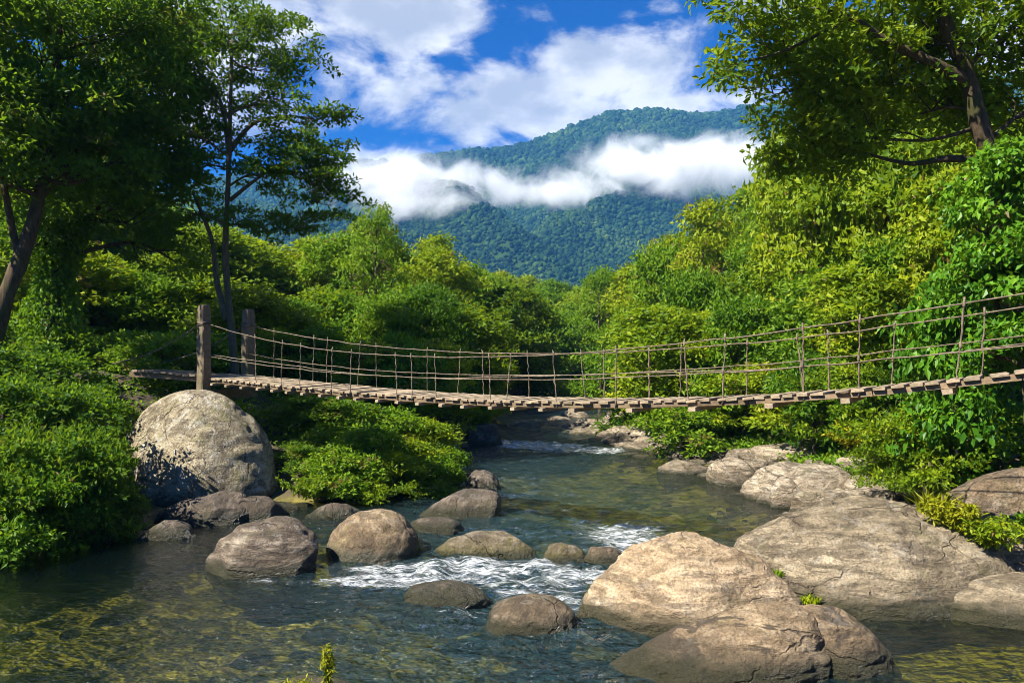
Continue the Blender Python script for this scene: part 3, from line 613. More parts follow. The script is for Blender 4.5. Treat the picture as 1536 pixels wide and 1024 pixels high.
def hero(name, label, lobes_px, trunk_px, r0, r1, mat, seed, bark=BARK, d0=None, extra=None, **kw):
    """a tree whose lobes and trunk are given as photo positions with their own distances"""
    r = np.random.default_rng(seed); lobes = []
    for (px, py, d, rx, ry, *rest) in lobes_px:
        c = P(px, py, d); dep = rest[0] if rest else rx
        lobes.append((c[0], c[1], c[2], rx / F * d, dep / F * d, ry / F * d))
    tp = [P(*p_) for p_ in trunk_px]
    zb = G(tp[0][0], tp[0][1]); base = np.array([tp[0][0], tp[0][1], min(zb, tp[0][2])])
    tp = [base - [0, 0, .4]] + ([] if tp[0][2] - base[2] < .3 else [tp[0]]) + tp[1:]
    tp = [x - base for x in tp]; lobes = [tuple(np.array(l[:3]) - base) + tuple(l[3:]) for l in lobes]
    tw = kw.pop('twigs', 8); imin = kw.pop('imin', 4); lk = kw.pop('lk', 1.0)
    mb, cents = crown(lobes, r, **kw)
    o = link(name, None, None, tuple(base)); tag(o, label, 'tree')
    mb.obj('crown', mat, o, False, 'lv')
    tmb = limbs(tp, r0, r1, lobes, cents, r, tw, imin, n=12, lk=lk)
    for pts, ra, rb in (extra or []):
        add_tube(tmb, spline([P(*p_) - base for p_ in pts], 14), np.linspace(ra, rb, 14), 9)
    tmb.obj('trunk', bark, o, True)
    return o, base
# tall layered umbrella tree
hero('umbrella_tree', 'tall tree with flat layered leafy plates standing behind the bridge posts', [
    (345, 45, 20, 85, 26), (420, 62, 20, 62, 22), (280, 60, 20.5, 60, 24), (455, 105, 20, 42, 16), (390, 100, 20.5, 60, 18), (300, 110, 20.5, 70, 22), (472, 168, 20, 50, 13), (415, 150, 20.5, 45, 14),
    (250, 130, 21, 60, 30), (470, 222, 19.6, 58, 14), (420, 215, 20, 40, 12), (500, 246, 19.6, 34, 10), (440, 270, 19.5, 75, 22), (505, 300, 19.4, 40, 18), (400, 262, 20, 50, 18), (260, 190, 21, 60, 30), (470, 325, 19.5, 50, 18), (230, 240, 20.5, 60, 24), (300, 250, 20.5, 50, 16), (420, 345, 20, 45, 18), (280, 320, 20.5, 50, 22), (230, 40, 20.8, 60, 26), (320, 150, 20.2, 60, 18), (230, 180, 20.6, 55, 22), (380, 30, 20, 60, 18), (440, 180, 19.8, 50, 12), (320, 210, 20.4, 50, 15), (455, 245, 19.6, 60, 13), (500, 275, 19.5, 44, 12), (380, 330, 20, 50, 16)],
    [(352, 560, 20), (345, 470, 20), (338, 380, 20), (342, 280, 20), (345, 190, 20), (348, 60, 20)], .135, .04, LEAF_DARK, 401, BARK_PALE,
    extra=[([(340, 480, 20), (325, 420, 20.1), (318, 360, 20.2), (290, 290, 20.4)], .10, .04), ([(343, 230, 20), (380, 185, 20), (430, 175, 20), (470, 178, 20)], .07, .02), ([(342, 215, 20), (330, 150, 20.2), (290, 100, 20.4)], .07, .02), ([(345, 300, 20), (390, 265, 19.8), (440, 235, 19.7)], .06, .02)],
    L=.15, W=.066, dens=2.9, per=50, cr=.33, flat=.36, inner=.12, hue=.36, twigs=14)
# dark trees of the left grove, nearest first
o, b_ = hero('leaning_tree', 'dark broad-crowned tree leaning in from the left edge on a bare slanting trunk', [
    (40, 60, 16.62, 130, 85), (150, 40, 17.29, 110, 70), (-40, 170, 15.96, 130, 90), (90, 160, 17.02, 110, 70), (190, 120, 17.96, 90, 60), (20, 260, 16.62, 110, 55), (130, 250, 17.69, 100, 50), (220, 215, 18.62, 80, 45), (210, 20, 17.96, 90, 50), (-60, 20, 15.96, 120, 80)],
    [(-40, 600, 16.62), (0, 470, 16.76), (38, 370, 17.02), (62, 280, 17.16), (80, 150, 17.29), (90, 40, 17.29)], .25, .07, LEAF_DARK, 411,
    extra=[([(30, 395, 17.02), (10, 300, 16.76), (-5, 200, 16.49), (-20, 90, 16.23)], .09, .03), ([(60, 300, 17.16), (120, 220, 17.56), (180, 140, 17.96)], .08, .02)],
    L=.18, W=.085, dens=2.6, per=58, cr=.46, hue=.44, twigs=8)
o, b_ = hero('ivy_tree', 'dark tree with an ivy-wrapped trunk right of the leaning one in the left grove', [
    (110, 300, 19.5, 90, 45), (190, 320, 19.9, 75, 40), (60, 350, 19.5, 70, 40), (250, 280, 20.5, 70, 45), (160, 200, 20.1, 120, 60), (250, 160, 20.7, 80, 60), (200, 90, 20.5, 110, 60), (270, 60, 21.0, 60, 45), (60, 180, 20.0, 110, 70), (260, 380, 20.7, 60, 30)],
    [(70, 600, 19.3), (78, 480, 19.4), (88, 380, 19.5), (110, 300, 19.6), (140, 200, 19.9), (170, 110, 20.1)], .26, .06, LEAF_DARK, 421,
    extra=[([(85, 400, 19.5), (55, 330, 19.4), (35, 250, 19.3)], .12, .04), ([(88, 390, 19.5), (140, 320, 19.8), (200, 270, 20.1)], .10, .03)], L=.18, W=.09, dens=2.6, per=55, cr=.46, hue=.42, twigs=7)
r = np.random.default_rng(9); mb = MB()
pts = spline([P(70, 600, 19.3), P(78, 480, 19.4), P(88, 380, 19.5), P(105, 310, 19.6)], 60) - b_
n = 7000; i = r.integers(0, 60, n); th = r.uniform(0, 6.3, n); u = np.stack([np.cos(th), np.sin(th), 0 * th], -1)
rad = r.uniform(.22, .62, n) * (1 + .4 * fbm(pts[i] * 1.3, 2)); leaves(mb, pts[i] + u * rad[:, None] + r.normal(0, .05, (n, 3)), u, .13, .1, r, np.clip(r.normal(.5, .18, n), 0, .97), .9, .3)
mb.obj('ivy', LEAF_MID, o, False, 'lv')
# big tree of the right edge
hero('overhanging_tree', 'big sunlit tree at the right edge, curved trunk and long branch reaching left', [
    (1130, 30, 13, 60, 42), (1085, 100, 13, 34, 20), (1180, 70, 13.3, 60, 45), (1250, 30, 13.3, 90, 55), (1230, 130, 13.8, 75, 45), (1200, 190, 14.2, 55, 38), (1300, 190, 14.2, 80, 45), (1165, 235, 14.4, 36, 24), (1250, 240, 14.6, 70, 35), (1340, 110, 14, 80, 50),
    (1400, 50, 14, 90, 55), (1490, 60, 14.2, 90, 70), (1560, 140, 14.2, 90, 80), (1540, 10, 13.5, 90, 60), (1120, -20, 13, 70, 30), (1330, -20, 13.5, 120, 40), (1160, 130, 14, 50, 34), (1270, 180, 14.6, 70, 50), (1230, 85, 14.4, 80, 50), (1380, 150, 14.8, 80, 60), (1480, 170, 15, 70, 70), (1190, 246, 15, 46, 26), (1420, 130, 15.3, 90, 60), (1330, 60, 14.6, 80, 50)],
    [(1500, 560, 14), (1505, 400, 14), (1495, 270, 13.9), (1470, 190, 13.8), (1450, 110, 13.7), (1420, 40, 13.6), (1390, -60, 13.5)], .26, .10, LEAF_SUN, 431,
    extra=[([(1455, 125, 13.7), (1400, 95, 13.5), (1330, 62, 13.4), (1270, 25, 13.3), (1180, 10, 13.1)], .12, .03), ([(1485, 240, 13.9), (1420, 238, 14.2), (1360, 245, 14.4), (1280, 225, 14.5)], .09, .02), ([(1270, 30, 13.3), (1180, 75, 13.1), (1110, 95, 13), (1065, 115, 13)], .035, .008)],
    L=.17, W=.08, dens=3.2, per=48, cr=.36, hue=.52, twigs=7, imin=9, lk=.7)
for k, (px, py, d, w, lab) in enumerate([(1500, 215, 11.6, 150, 'bright broad-leaved vine curtain at the right edge, highest of the three'), (1545, 330, 11.2, 170, 'bright broad-leaved vine curtain cut by the right edge above the cables'), (1430, 400, 13.5, 160, 'bright broad-leaved vine thicket behind the highest cables')]):
    at_px(PV, px, py, d, w, lab, 'vine', zg=CAMZ - (py + 260 - HZ) / F * d if k < 2 else None, stem='stem')

# tufts of fern and grass
def tuft(name, label, cat, x, y, z, n, H, spread, mat, seed, W=.02, group=None):
    r = np.random.default_rng(seed); mb = MB()
    th = r.uniform(0, 6.3, n); rr = spread * np.sqrt(r.uniform(0, 1, n)); b = np.stack([rr * np.cos(th), rr * np.sin(th), 0 * th - .03], -1)
    lean = r.normal(0, .35, (n, 2)); h = H * r.uniform(.5, 1.1, n); s = np.stack([np.sin(th * 3), np.cos(th * 3), 0 * th], -1) * W
    mid = b + np.stack([lean[:, 0] * h * .5, lean[:, 1] * h * .5, h * .62], -1); tip = b + np.stack([lean[:, 0] * h * 1.5, lean[:, 1] * h * 1.5, h], -1)
    v = np.stack([b - s * .6, b + s * .6, mid + s, mid - s, tip], 1).reshape(-1, 3); k = np.arange(n)[:, None] * 5
    lv = np.repeat(np.clip(r.normal(.5, .2, n), 0, .97), 5)
    mb.add(v, k + np.array([[0, 1, 2, 3]]), lv); mb.t.append(k + np.array([[3, 2, 4]]))
    o = mb.obj(name, mat, None, False, 'lv'); o.location = (x, y, z); return tag(o, label, cat, group)
def tuft_at(px, py, d, n, H, spread, mat, seed, label, name='grass_tuft', cat='grass tuft', W=.012, group=None):
    p = P(px, py, d); tuft(name, label, cat, p[0], d, p[2], n, H, spread, mat, seed, W, group)
def fern_plant(name, label, cat, px, py, d, H, spread, mat, seed, n=26, L=.09, W=.04, zb=None):
    """a low plant of leafy stems"""
    r = np.random.default_rng(seed); mb = MB(); st = MB(); p = P(px, py, d)
    for k in range(n):
        a = r.uniform(0, 6.3); s = spread * r.uniform(.1, 1); h = H * r.uniform(.5, 1)
        b = np.array([s * .4 * np.cos(a), s * .4 * np.sin(a), -.05]); e = np.array([s * np.cos(a) * 1.1, s * np.sin(a) * 1.1, h])
        c = spline([b, (b + e) / 2 + [0, 0, h * .15], e], 14); add_tube(st, c, np.linspace(.006, .002, 14), 4)
        i = np.repeat(np.arange(3, 14), 3); pos = c[i] + r.normal(0, .012, (len(i), 3)); out = r.normal(size=(len(i), 3)); out[:, 2] *= .3
        leaves(mb, pos, out / np.linalg.norm(out, axis=1)[:, None], L, W, r, np.clip(r.normal(.5, .2, len(i)), 0, .97), .1)
    o = link(name, None, None, (p[0], d, p[2] if zb is None else zb)); tag(o, label, cat)
    mb.obj('foliage', mat, o, False, 'lv'); st.obj('stem', LEAF_DARK, o); return o
fern_plant('plant', 'yellow-green ferny plant growing between the biggest boulder and the shaded one at the right edge', 'plant', 1425, 790, 9.7, .34, .40, LEAF_YELLOW, 501, 40)
fern_plant('plant', 'green leafy plant at the right edge on the fissured grey rock', 'plant', 1490, 815, 9.4, .30, .42, LEAF_SUN, 502, 40)
fern_plant('plant', 'dark green little plant below the shaded boulder, cut by the right edge', 'plant', 1545, 800, 9.6, .3, .3, LEAF_MID, 503, 26)
tuft_at(1400, 770, 9.9, 120, .38, .2, LEAF_YELLOW, 504, 'lime grass tuft at the top end of the biggest boulder')
tuft_at(1212, 902, 8.9, 60, .12, .12, LEAF_SUN, 505, 'small green tuft in the joint between the pale dome and the biggest boulder')
tuft_at(1160, 860, 9.3, 50, .10, .12, LEAF_SUN, 506, 'tiny tuft of moss and grass high in the crack beside the pale dome')
fern_plant('plant', 'yellow sprig with feathery leaves rising at the bottom edge in front of the water', 'plant', 492, 1030, 6.35, .40, .07, LEAF_YELLOW, 507, 8, .055, .018)
fern_plant('plant', 'low yellow weed by the bottom edge left of the tall sprig', 'plant', 448, 1036, 6.3, .10, .12, LEAF_YELLOW, 508, 9, .045, .02)
rock('rock', 'drowned mossy yellow-green rock at the bottom edge under the yellow sprig', 'rock', 395, 545, 1022, 1062, R_MOSS, 163, .8, rough=.12, facets=3, z0=-.12)
fern_plant('plant', 'yellowish plant on top of the dark boulder beyond the shrub bank', 'plant', 722, 636, 25.5, .5, .6, LEAF_SUN, 509, 34, .16, .08)
fern_plant('plant', 'golden-green weedy patch between the mossy boulder and the lime bush', 'plant', 1300, 668, 17.5, .5, .9, LEAF_YELLOW, 510, 60, .13, .06)
fern_plant('plant', 'low olive plants between the lichen boulder and the shrub thicket, by the water', 'plant', 470, 742, 15.2, .35, .7, LEAF_SUN, 511, 50, .11, .05)
# ground cover on the banks: low leaves nobody could count
r = np.random.default_rng(77); n = 110000
yy = r.uniform(9, 40, n); side = r.uniform(size=n) < .5
xx = np.where(side, XL(yy) - .5 - r.gamma(1.6, 2.2, n), XR(yy) + np.interp(yy, [9, 13, 22, 30], [3.5, 2.4, 1.6, 1.2]) + r.gamma(1.6, 2.2, n))
zz = terrain(xx, yy); k = (fbm(np.stack([xx, yy, 0 * xx], -1) * .7, 3) > -.28) & (((xx + 6.2) / 2.4) ** 2 + ((yy - 15.2) / 2.4) ** 2 > 1)
pos = np.stack([xx, yy, zz + r.gamma(1.5, .06, n)], -1)[k]; out = r.normal(size=(len(pos), 3)); out /= np.linalg.norm(out, axis=1)[:, None]
mb = MB(); leaves(mb, pos, out, .15, .08, r, np.clip(r.normal(.45, .2, len(pos)), 0, .97), .05)
tag(mb.obj('undergrowth', LEAF_MID, None, False, 'lv'), 'low leafy ground cover spread over both banks', 'ground cover', None, 'stuff')

# ------------------------------------------------------------------ the hanging footbridge
U = np.array([12.4, -8.25]); U /= np.linalg.norm(U); NV = np.array([-U[1], U[0]]); L0 = np.array([-7.06, 17.0]); WD = 1.02
def prof(pxs, off):
    """height along the bridge, fitted to photo positions on its near (off=0) or far (off=WD) edge"""
    s_, z_ = [], []
    for px, py in pxs:
        o = L0 + NV * off; a = (px - 768) / F          # x = a*y
        s = (a * o[1] - o[0]) / (U[0] - a * U[1]); y = o[1] + s * U[1]
        s_.append(s); z_.append(CAMZ - (py - HZ) / F * y)
    c = np.polyfit(s_, z_, 3); return lambda s: np.polyval(c, s)
zn = prof([(330, 569), (400, 573), (500, 583), (640, 596), (768, 602), (880, 603), (1000, 600), (1100, 595), (1200, 588), (1300, 580), (1445, 568), (1536, 558)], 0)
hn = prof([(318, 487), (380, 506), (450, 519), (540, 529), (640, 534), (768, 534), (900, 529), (1024, 515), (1100, 505), (1200, 493), (1290, 479), (1445, 454), (1536, 440)], 0)
ln = prof([(320, 536), (450, 553), (560, 562), (640, 567), (768, 571), (900, 569), (1000, 562), (1100, 556), (1200, 549), (1300, 541), (1445, 528), (1536, 518)], 0)
hf = prof([(375, 489), (450, 504), (540, 516), (640, 525), (768, 530), (900, 530), (1024, 524), (1200, 503), (1325, 491), (1477, 468), (1536, 460)], WD)
lf = prof([(375, 532), (500, 548), (640, 560), (768, 565), (900, 561), (1024, 554), (1200, 538), (1340, 527), (1477, 511), (1536, 502)], WD)
SE = 17.4
def zfar(s): return zn(s) + np.interp(s, [0, 7, 12, SE], [.05, .02, .0, 0])
def B(s, off, z): q = L0 + U * s + NV * off; return np.array([q[0], q[1], z])
br = link('hanging_bridge', None, None, (L0[0], L0[1], 0)); tag(br, 'weathered wooden hanging footbridge with rope railings sagging across the river', 'bridge')
BO = np.array([L0[0], L0[1], 0]); r = np.random.default_rng(21)
u3 = np.array([U[0], U[1], 0]); n3 = np.array([NV[0], NV[1], 0])
def frame(s):
    t = B(s + .05, 0, zn(s + .05)) - B(s - .05, 0, zn(s - .05)); t /= np.linalg.norm(t)
    w = B(s, WD, zfar(s)) - B(s, 0, zn(s)); w /= np.linalg.norm(w); k = np.cross(t, w); return t, w, k
deck = MB(); s = .05
while s < SE:
    t, w, k = frame(s); pw = r.uniform(.13, .19); e = r.normal(0, .010, 2)
    c = (B(s, 0, zn(s)) + B(s, WD, zfar(s))) / 2 - BO + k * r.normal(-.020, .003)
    hw = WD / 2 + .05 + e[0]; wv = w + t * r.normal(0, .03)
    add_box(deck, c + w * e[1], t * pw / 2, wv * hw, k * r.uniform(.015, .022), r.uniform(.15, 1.0), .003, .12)
    s += pw + r.uniform(.02, .05) + (.05 if r.uniform() < .12 else 0)
deck.obj('deck', WOOD_DECK, br, attr='lv')
for off in (.03, WD - .03):                              # edge beams, in lengths butted with a small gap
    bm_ = MB(); ss = np.arange(0, SE, 1.55)
    for a in ss:
        b = min(a + 1.54, SE); t, w, k = frame((a + b) / 2)
        za, zb_ = (zn if off < .5 else zfar)(np.array([a, b])); A = B(a, off, za); Bb = B(b, off, zb_)
        ax = (Bb - A) / 2; add_box(bm_, (A + Bb) / 2 - BO - k * (.074 + r.uniform(0, .005)), ax, w * .035, k * .032, r.uniform(.2, .8), .002, .1)
    bm_.obj('stringer', WOOD_BEAM, br, attr='lv')
s = .3; k_ = 0
while s < SE:
    t, w, k = frame(s); jb = MB(); c = (B(s, 0, zn(s)) + B(s, WD, zfar(s))) / 2 - BO - k * .138
    big = s > 9.5
    add_box(jb, c, t * (.06 if big else .045), w * (WD / 2 + .09 + r.uniform(-.02, .03)), k * (.032 if big else .026), r.uniform(.3, 1), .002, .1)
    jb.obj('cross_beam', WOOD_DECK, br, attr='lv'); s += (1.05 if big else .52) * r.uniform(.9, 1.1)
def cable(name, fn, off, rad, s0=0.0, s1=SE, wob=.012):
    sv = np.linspace(s0, s1, 160); p = np.array([B(a, off, fn(a)) for a in sv]) - BO
    p[1:-1] += np.stack([fbm(np.stack([sv * 2.2 + o, sv * 0, sv * 0], -1), 2) for o in (off * 9, 40 + off, 80 + rad * 99)], -1)[1:-1] * wob * [.4, .4, 1.3]
    mb = MB(); add_tube(mb, p, rad, 6); mb.obj(name, CABLE, br, smooth=True)
cable('hand_rope', hn, -.02, .011); cable('hand_rope', hf, WD + .02, .011)
cable('rail_rope', ln, -.02, .010); cable('rail_rope', lf, WD + .02, .010)
cable('rail_rope', lambda a: ln(a) + .035 * math.sin(a * .8) + .03, .03, .010)
def suspender(s, off, zt, zb_, thick):
    mb = MB(); n = 14; z = np.linspace(zt + .07, zb_ - .10, n); q = B(s, off, 0) - BO
    p = np.stack([np.full(n, q[0]), np.full(n, q[1]), z], -1); p[:, :2] += r.normal(0, .005, (n, 2)); p[:, :2] += U * np.linspace(0, r.normal(0, .05), n)[:, None]
    add_tube(mb, p, thick * (1 + .25 * r.normal(size=n).clip(-1, 1)), 6)
    for i in (1, int(n * .55), n - 2):                   # lashings
        a = p[i]; add_tube(mb, [a - [0, 0, .045], a - [0, 0, .02], a + [0, 0, .02], a + [0, 0, .045]], np.array([1.1, 1.6, 1.6, 1.1]) * thick, 6)
    mb.obj('suspender', CABLE, br, smooth=True)
def s_of(px, off):
    o = L0 + NV * off; a = (px - 768) / F; return (a * o[1] - o[0]) / (U[0] - a * U[1])
for px in (384, 425, 452, 500, 528, 594, 618, 653, 735, 768, 830, 925, 1027, 1089, 1205, 1290, 1447, 1600, 1790):
    s = s_of(px, 0)
    if s < SE: suspender(s, -.02, hn(s), zn(s), .009 if px < 900 else .011)
for px in (410, 470, 490, 540, 563, 640, 690, 722, 790, 870, 905, 972, 1022, 1120, 1195, 1241, 1342, 1477, 1620):
    s = s_of(px, WD)
    if s < SE: suspender(s, WD + .02, hf(s), zfar(s), .008 if px < 900 else .010)
def post(off, top, wd, s=0.0, zb_=None):
    mb = MB(); z0 = zn(s) - .32 if zb_ is None else zb_; n = 12; zs = np.linspace(z0, top, n); q = B(s, off, 0) - BO
    v = []
    for k in range(n):
        wob = r.normal(0, .006, 2); h = wd * (1.06 - .12 * k / n) * (1 if k < n - 1 else .86)
        ring = np.array([(-.8,-1),(.8,-1),(1,-.8),(1,.8),(.8,1),(-.8,1),(-1,.8),(-1,-.8)]) * h + r.normal(0, .004, (8, 2))
        v.append(np.concatenate([q[:2] + wob + ring[:, :1] * U + ring[:, 1:] * NV, np.full((8, 1), zs[k])], 1))
    v = np.concatenate(v); i = np.arange(n - 1)[:, None] * 8; j = np.arange(8)[None]; kk = (j + 1) % 8
    base = mb.n; mb.add(np.vstack([v, [*q[:2], top + .012]]), np.stack([i + j, i + kk, i + 8 + kk, i + 8 + j], -1).reshape(-1, 4), .4)
    mb.t.append(np.array([[(n-1)*8 + a, (n-1)*8 + (a+1) % 8, n*8] for a in range(8)]) + base)
    po = mb.obj('post', WOOD_POST, br, attr='lv')
    wr = MB(); zc = (hn if off < .5 else hf)(s)
    for dz in (-.03, 0, .03):
        th = np.linspace(0, 2*np.pi, 25); c = np.stack([np.cos(th), np.sin(th)], -1); c = np.sign(c) * np.abs(c) ** .55 * wd * 1.07
        add_tube(wr, np.concatenate([q[:2] + c[:, :1] * U + c[:, 1:] * NV, np.full((25, 1), zc + dz)], 1), .013, 5)
    wr.obj('lashing', CABLE, po, smooth=True)
post(-.09, P(311, 458, 17)[2], .118); post(WD + .09, P(370, 464, 17.9)[2], .125)
post(-.09, zn(SE) + 1.75, .13, SE); post(WD + .09, zn(SE) + 1.75, .13, SE)
# sill on the boulder, landing that leads off to the left bank, back-stay ropes
mb = MB(); t, w, k = frame(.1)
add_box(mb, B(-.05, .45, zn(0) - .40) - BO, u3 * .17, n3 * .85, np.array([0, 0, .11]), .4, .004, .1); mb.obj('sill_beam', WOOD_POST, br, attr='lv')
mb = MB(); dv = np.array([-.98, .18, 0.0]); dn = np.array([.18, .98, 0])
for i in range(11):
    c = B(-.12, .55, zn(0) + .02) + dv * (.12 + .19 * i) - BO + [0, 0, .012 * i + r.normal(0, .008)]
    add_box(mb, c, dv * .08, dn * .56, np.array([0, 0, .024]), r.uniform(.1, .8), .003, .1)
mb.obj('landing_deck', WOOD_DECK, br, attr='lv')
for off in (-.45, .45):
    mb = MB(); A = B(-.12, .55, zn(0) - .07) - BO + dn * off; E = A + dv * 2.2 + [0, 0, .13]
    add_box(mb, (A + E) / 2, (E - A) / 2, dn * .05, np.array([0, 0, .055]), .3, .003, .1); mb.obj('landing_beam', WOOD_BEAM, br, attr='lv')
for off, hh in ((-.09, hn(0)), (WD + .09, hf(0))):
    a = B(-.1, off, hh) - BO; e = a + np.array([-2.6, .9, -.95]); mb = MB()
    add_tube(mb, spline([a, (a + e) / 2 + [0, 0, -.16], e], 16), .016, 6); mb.obj('stay_rope', CABLE, br, smooth=True)

# ------------------------------------------------------------------ mountain and its forest
RID = {'M': [(100, 300, 1600), (300, 275, 1500), (480, 262, 1450), (530, 252, 1400), (650, 239, 1400), (740, 233, 1400), (800, 219, 1400), (860, 199, 1400), (920, 179, 1400), (985, 167, 1400), (1050, 180, 1400), (1100, 173, 1450), (1150, 162, 1450), (1300, 137, 1500), (1700, 100, 1600)],
       'L': [(560, 262, 1250), (640, 272, 1020), (690, 288, 930), (730, 316, 860), (780, 352, 790), (830, 400, 720)],
       'R': [(1180, 235, 1300), (1080, 265, 1150), (980, 290, 1020), (905, 302, 950), (862, 318, 900), (850, 352, 850), (880, 410, 740)],
       'S': [(1300, 230, 1200), (1150, 290, 1000), (1060, 330, 900), (980, 380, 780)],
       'K': [(300, 300, 1000), (480, 322, 900), (560, 340, 820), (640, 375, 740)]}
SL = {'M': .80, 'L': 1.0, 'R': .85, 'S': .75, 'K': .7}
def mheight(x, y):
    p = np.stack([x, y], -1); H = np.full(len(x), -1e9)
    for key, pts in RID.items():
        w = np.array([P(*q) for q in pts]); best = np.full(len(x), -1e9)
        for a, b in zip(w[:-1], w[1:]):
            ab = b[:2] - a[:2]; tt = np.clip(((p - a[:2]) @ ab) / (ab @ ab), 0, 1); dd = np.linalg.norm(p - (a[:2] + tt[:, None] * ab), axis=1)
            best = np.maximum(best, a[2] + tt * (b[2] - a[2]) - SL[key] * (np.sqrt(dd * dd + 400) - 20))
        k = 9.0; H = np.where(H < -1e8, best, np.maximum(H, best) + k * np.log1p(np.exp(-np.abs(H - best) / k)) * .5)
    q = np.stack([x, y, 0 * x], -1)
    return H + 24 * (.32 - np.abs(fbm(q * [1, .55, 1] / 120, 4))) + 6 * fbm(q / 40, 3)
mx_ = np.arange(-1500, 1701, 12.0); my_ = np.arange(380, 2000, 12.0); X, Y = np.meshgrid(mx_, my_)
Z = mheight(X.ravel(), Y.ravel()).reshape(X.shape); Z = np.maximum(Z, terrain(X, Y) - 15)
m, t = material('mountain_forest_floor')
p = t.n('ShaderNodeNewGeometry').outputs['Position']
t.out(t.n('ShaderNodeBsdfPrincipled', i={'Base Color': t.ramp(t.noise(p, .05, 5, .7), [(.35, (.012, .030, .008)), (.65, (.030, .060, .012))]), 'Roughness': 1.0, 'Specular IOR Level': .1}).outputs[0])
mb = MB(); mb.add(np.stack([X, Y, Z], -1), grid_faces(len(mx_), len(my_))); tag(mb.obj('mountain', m, smooth=True), kind='structure')
r = np.random.default_rng(88); n = 120000
px = r.uniform(300, 1500, n); d = 640 + 900 * r.uniform(size=n) ** .8; x = (px - 768) / F * d; z = mheight(x, d)
py = HZ - (z - CAMZ) / d * F
k = (py < 455) & (z > terrain(x, d)); x, d, z = x[k], d[k], z[k]
iv, jf = ico(1); n = len(x)
base = np.stack([iv * (1 + .30 * vnoise(iv * 1.9 + s_ * 7.7)[:, None] + .16 * vnoise(iv * 4.3 + s_)[:, None]) for s_ in range(12)])
R = (r.gamma(5, .34, n) + .9) * np.clip(d / 1050, .62, 1.2); a = r.uniform(0, 6.3, n); w = base[r.integers(0, 12, n)]
ca, sa = np.cos(a)[:, None], np.sin(a)[:, None]
v = np.stack([(w[:, :, 0] * ca - w[:, :, 1] * sa) * R[:, None], (w[:, :, 0] * sa + w[:, :, 1] * ca) * R[:, None], w[:, :, 2] * (R * r.uniform(.8, 1.25, n))[:, None]], -1) + np.stack([x, d, z + R * .7], -1)[:, None]
lv = np.clip(r.normal(.45, .22, n), 0, .97)
mb = MB(); mb.add(v.reshape(-1, 3), (np.arange(n)[:, None, None] * len(iv) + jf[None]).reshape(-1, 3), np.repeat(lv, len(iv)))
m, t = material('distant_canopy')
lv_ = t.n('ShaderNodeAttribute', attribute_name='lv').outputs['Fac']; p = t.n('ShaderNodeNewGeometry').outputs['Position']
nz = t.noise(p, .55, 4, .7)
c = t.ramp(t.math('ADD', t.math('ADD', t.math('MULTIPLY', nz, .4), t.math('MULTIPLY', lv_, .55)), t.math('MULTIPLY', t.math('SUBTRACT', t.noise(p, .010, 4, .6), .45), .9)), [(.25, (.004, .017, .010)), (.52, (.017, .050, .016)), (.82, (.065, .115, .022))])
t.out(t.n('ShaderNodeBsdfPrincipled', i={'Base Color': c, 'Roughness': .9, 'Specular IOR Level': .1, 'Normal': t.bump(nz, 1.0, 1.6)}).outputs[0])
tag(mb.obj('mountain_forest', m, None, True, 'lv'), 'dense forest covering the mountainside behind the mist', 'forest', None, 'stuff')

# ------------------------------------------------------------------ mist on the mountain and the air
m, t = material('mist')
p = t.n('ShaderNodeTexCoord').outputs['Object']; wp = t.n('ShaderNodeNewGeometry').outputs['Position']
ln_ = t.n('ShaderNodeVectorMath', operation='LENGTH', i={0: p}).outputs[1]
nz = t.noise(wp, .017, 6, .66, .8)
e = t.math('ADD', t.math('SUBTRACT', 1.0, ln_), t.math('MULTIPLY', t.math('SUBTRACT', nz, .52), 3.0))
den = t.math('MULTIPLY', t.mapr(e, .10, .98), .036)
vol = t.n('ShaderNodeVolumePrincipled', i={'Color': (.99, .99, .99, 1), 'Density': den, 'Anisotropy': 0.0})
t.out(None, vol.outputs[0])
MIST = [(600, 275, 930, 105, 50), (690, 270, 1000, 90, 26), (640, 305, 860, 80, 24), (780, 286, 1000, 80, 22), (860, 278, 980, 80, 28), (925, 245, 1000, 60, 34), (985, 262, 960, 100, 38), (1075, 250, 960, 110, 44), (960, 212, 1180, 34, 18), (1170, 240, 960, 80, 34), (540, 255, 980, 70, 30), (820, 292, 900, 70, 22)]
for px, py, d, rx, ry in MIST:
    c = P(px, py, d); v, f = ico(3); mb = MB(); mb.add(v, f); o = mb.obj('mist', m); o.location = c
    o.scale = (rx / F * d * 1.5, ry / F * d * 2.0, ry / F * d * 1.30)
    tag(o, 'white bank of mist drifting along the mountainside', 'mist', 'mist banks on the mountain', 'stuff')
mb = MB(); add_box(mb, (100, 800, 245), (3300, 0, 0), (0, 1300, 0), (0, 0, 250))
m, t = material('haze')
t.out(None, t.n('ShaderNodeVolumePrincipled', i={'Color': (.11, .42, 1.0, 1), 'Density': .00019, 'Anisotropy': 0.0}).outputs[0])
tag(mb.obj('haze', m), kind='stuff')

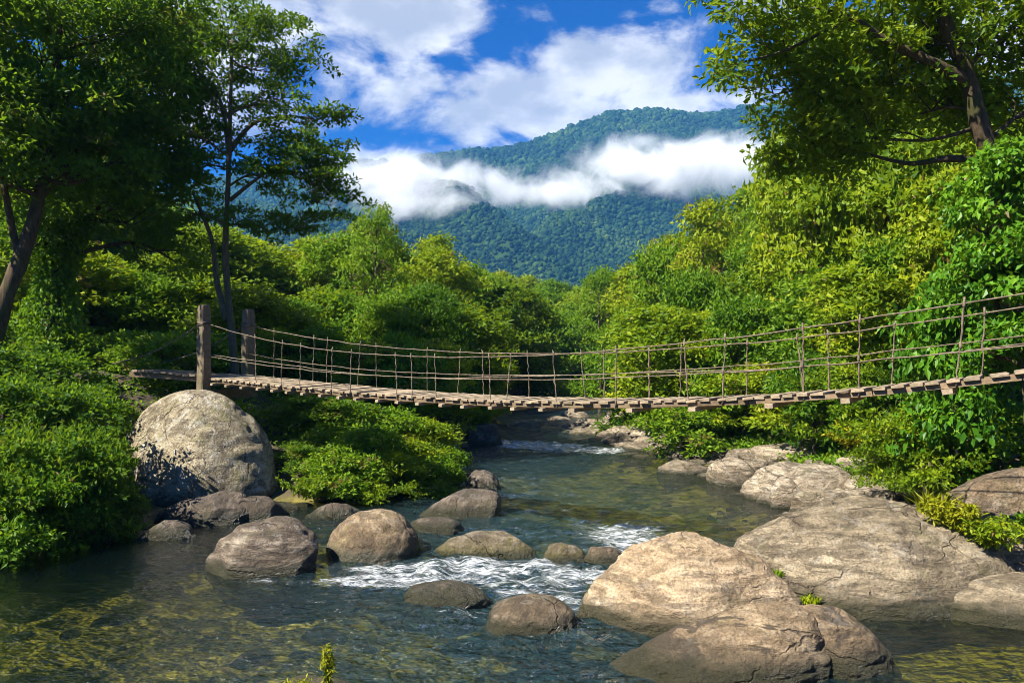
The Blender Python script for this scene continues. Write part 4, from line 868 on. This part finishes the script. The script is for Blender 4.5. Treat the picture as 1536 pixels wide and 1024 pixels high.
# ------------------------------------------------------------------ light
SD = Vector((-.58, -.38, .72)).normalized()
el = math.asin(SD.z); az = math.atan2(SD.x, SD.y)
sl_ = bpy.data.lights.new('sun', 'SUN'); sl_.energy = 5.0; sl_.angle = math.radians(.5); sl_.color = (1.0, .93, .80)
so = link('sun', sl_); so.rotation_euler = SD.to_track_quat('Z', 'Y').to_euler()
w = bpy.data.worlds.new('World'); sc.world = w; w.use_nodes = True; t = NT(w.node_tree)
sky = t.n('ShaderNodeTexSky', sky_type='NISHITA', sun_disc=False, sun_elevation=el, sun_rotation=az, altitude=400, air_density=1.0, dust_density=.3, ozone_density=3.0)
deep = t.n('ShaderNodeHueSaturation', i={'Hue': .5, 'Saturation': 2.4, 'Value': 1.0, 'Color': sky.outputs[0]}).outputs[0]
deep = t.mix(1.0, deep, (.17, .60, .98), 'MULTIPLY')
dirv = t.n('ShaderNodeTexCoord').outputs['Generated']
sx = t.n('ShaderNodeSeparateXYZ', i={0: dirv})
azn = t.math('ARCTAN2', sx.outputs[0], sx.outputs[1]); eln = t.math('ARCSINE', sx.outputs[2])
cn = t.n('ShaderNodeMapping', i={0: dirv, 3: (1, 1, 1.7)}).outputs[0]
big = t.n('ShaderNodeTexNoise', i={'Vector': cn, 'Scale': 5.0, 'Detail': 3, 'Roughness': .5}); fine = t.noise(cn, 6.5, 9, .62, .25)
wv = t.n('ShaderNodeVectorMath', operation='SCALE', i={0: t.n('ShaderNodeVectorMath', operation='SUBTRACT', i={0: big.outputs[1], 1: (.5, .5, .5)}).outputs[0], 3: .10}).outputs[0]
ae = t.n('ShaderNodeVectorMath', operation='ADD', i={0: t.n('ShaderNodeCombineXYZ', i={0: azn, 1: eln, 2: 0.0}).outputs[0], 1: wv}).outputs[0]
ae = t.n('ShaderNodeVectorMath', operation='MULTIPLY', i={0: ae, 1: (1, 1, 0)}).outputs[0]
tot = None
for px, py, rx, ry, s in [(560, 20, 130, 60, 1), (430, 40, 130, 80, .9), (590, 150, 110, 50, .85), (500, 110, 90, 60, .8), (690, 178, 90, 38, .9), (930, 110, 110, 55, 1.1), (840, 165, 130, 45, 1.1), (1010, 145, 120, 32, 1), (960, 15, 70, 22, .5), (1030, 60, 60, 34, .65), (640, 60, 60, 30, .7), (560, 245, 120, 30, .6), (300, 100, 150, 100, .8), (1400, 100, 200, 80, .7), (900, -640, 800, 250, .95), (200, -950, 700, 300, .8), (1700, -1100, 900, 400, .8), (-800, -600, 700, 300, .8), (-300, 100, 300, 150, .7)]:  # highest blobs are unseen overhead clouds, added to whiten fill and reflections
    c = (math.atan((px - 768) / F), math.atan((HZ - py) / math.hypot(F, px - 768)))
    dd = t.n('ShaderNodeVectorMath', operation='MULTIPLY', i={0: t.n('ShaderNodeVectorMath', operation='SUBTRACT', i={0: ae, 1: (c[0], c[1], 0)}).outputs[0], 1: (F / rx / 1.25, F / ry / 1.25, 1)}).outputs[0]
    g = t.mapr(t.n('ShaderNodeVectorMath', operation='LENGTH', i={0: dd}).outputs[1], 0, 1.7, s, 0)
    tot = g if tot is None else t.math('MAXIMUM', tot, g)
cv = t.math('ADD', t.math('MULTIPLY', tot, .62), t.math('MULTIPLY', t.math('SUBTRACT', fine, .5), 1.45))
al = t.mapr(cv, .19, .50)
sh = t.mapr(t.noise(cn, 9.0, 5, .55), .35, .65)
cc = t.mix(sh, (4.3, 4.7, 5.5), (8.3, 8.35, 8.5))
skyc = t.mix(t.math('MULTIPLY', al, .97), deep, cc)
bg = t.n('ShaderNodeBackground', i={'Color': skyc, 'Strength': .050})
o = t.n('ShaderNodeOutputWorld'); t.t.links.new(bg.outputs[0], o.inputs[0])
w.cycles.sampling_method = 'MANUAL'; w.cycles.sample_map_resolution = 512

sc.view_settings.view_transform = 'Standard'; sc.view_settings.look = 'None'; sc.view_settings.exposure = 1.45; sc.view_settings.gamma = 1
cy = sc.cycles
sc.render.engine = 'CYCLES'
cy.max_bounces = 10; cy.diffuse_bounces = 3; cy.glossy_bounces = 3; cy.transmission_bounces = 4; cy.transparent_max_bounces = 8; cy.volume_bounces = 6
cy.caustics_reflective = False; cy.caustics_refractive = False
cy.sample_clamp_indirect = 6; cy.sample_clamp_direct = 10; cy.volume_step_rate = 2.0; cy.volume_max_steps = 96
cy.use_denoising = True; sc.cycles.filter_width = .9
try: cy.denoiser = 'OPENIMAGEDENOISE'
except Exception: pass
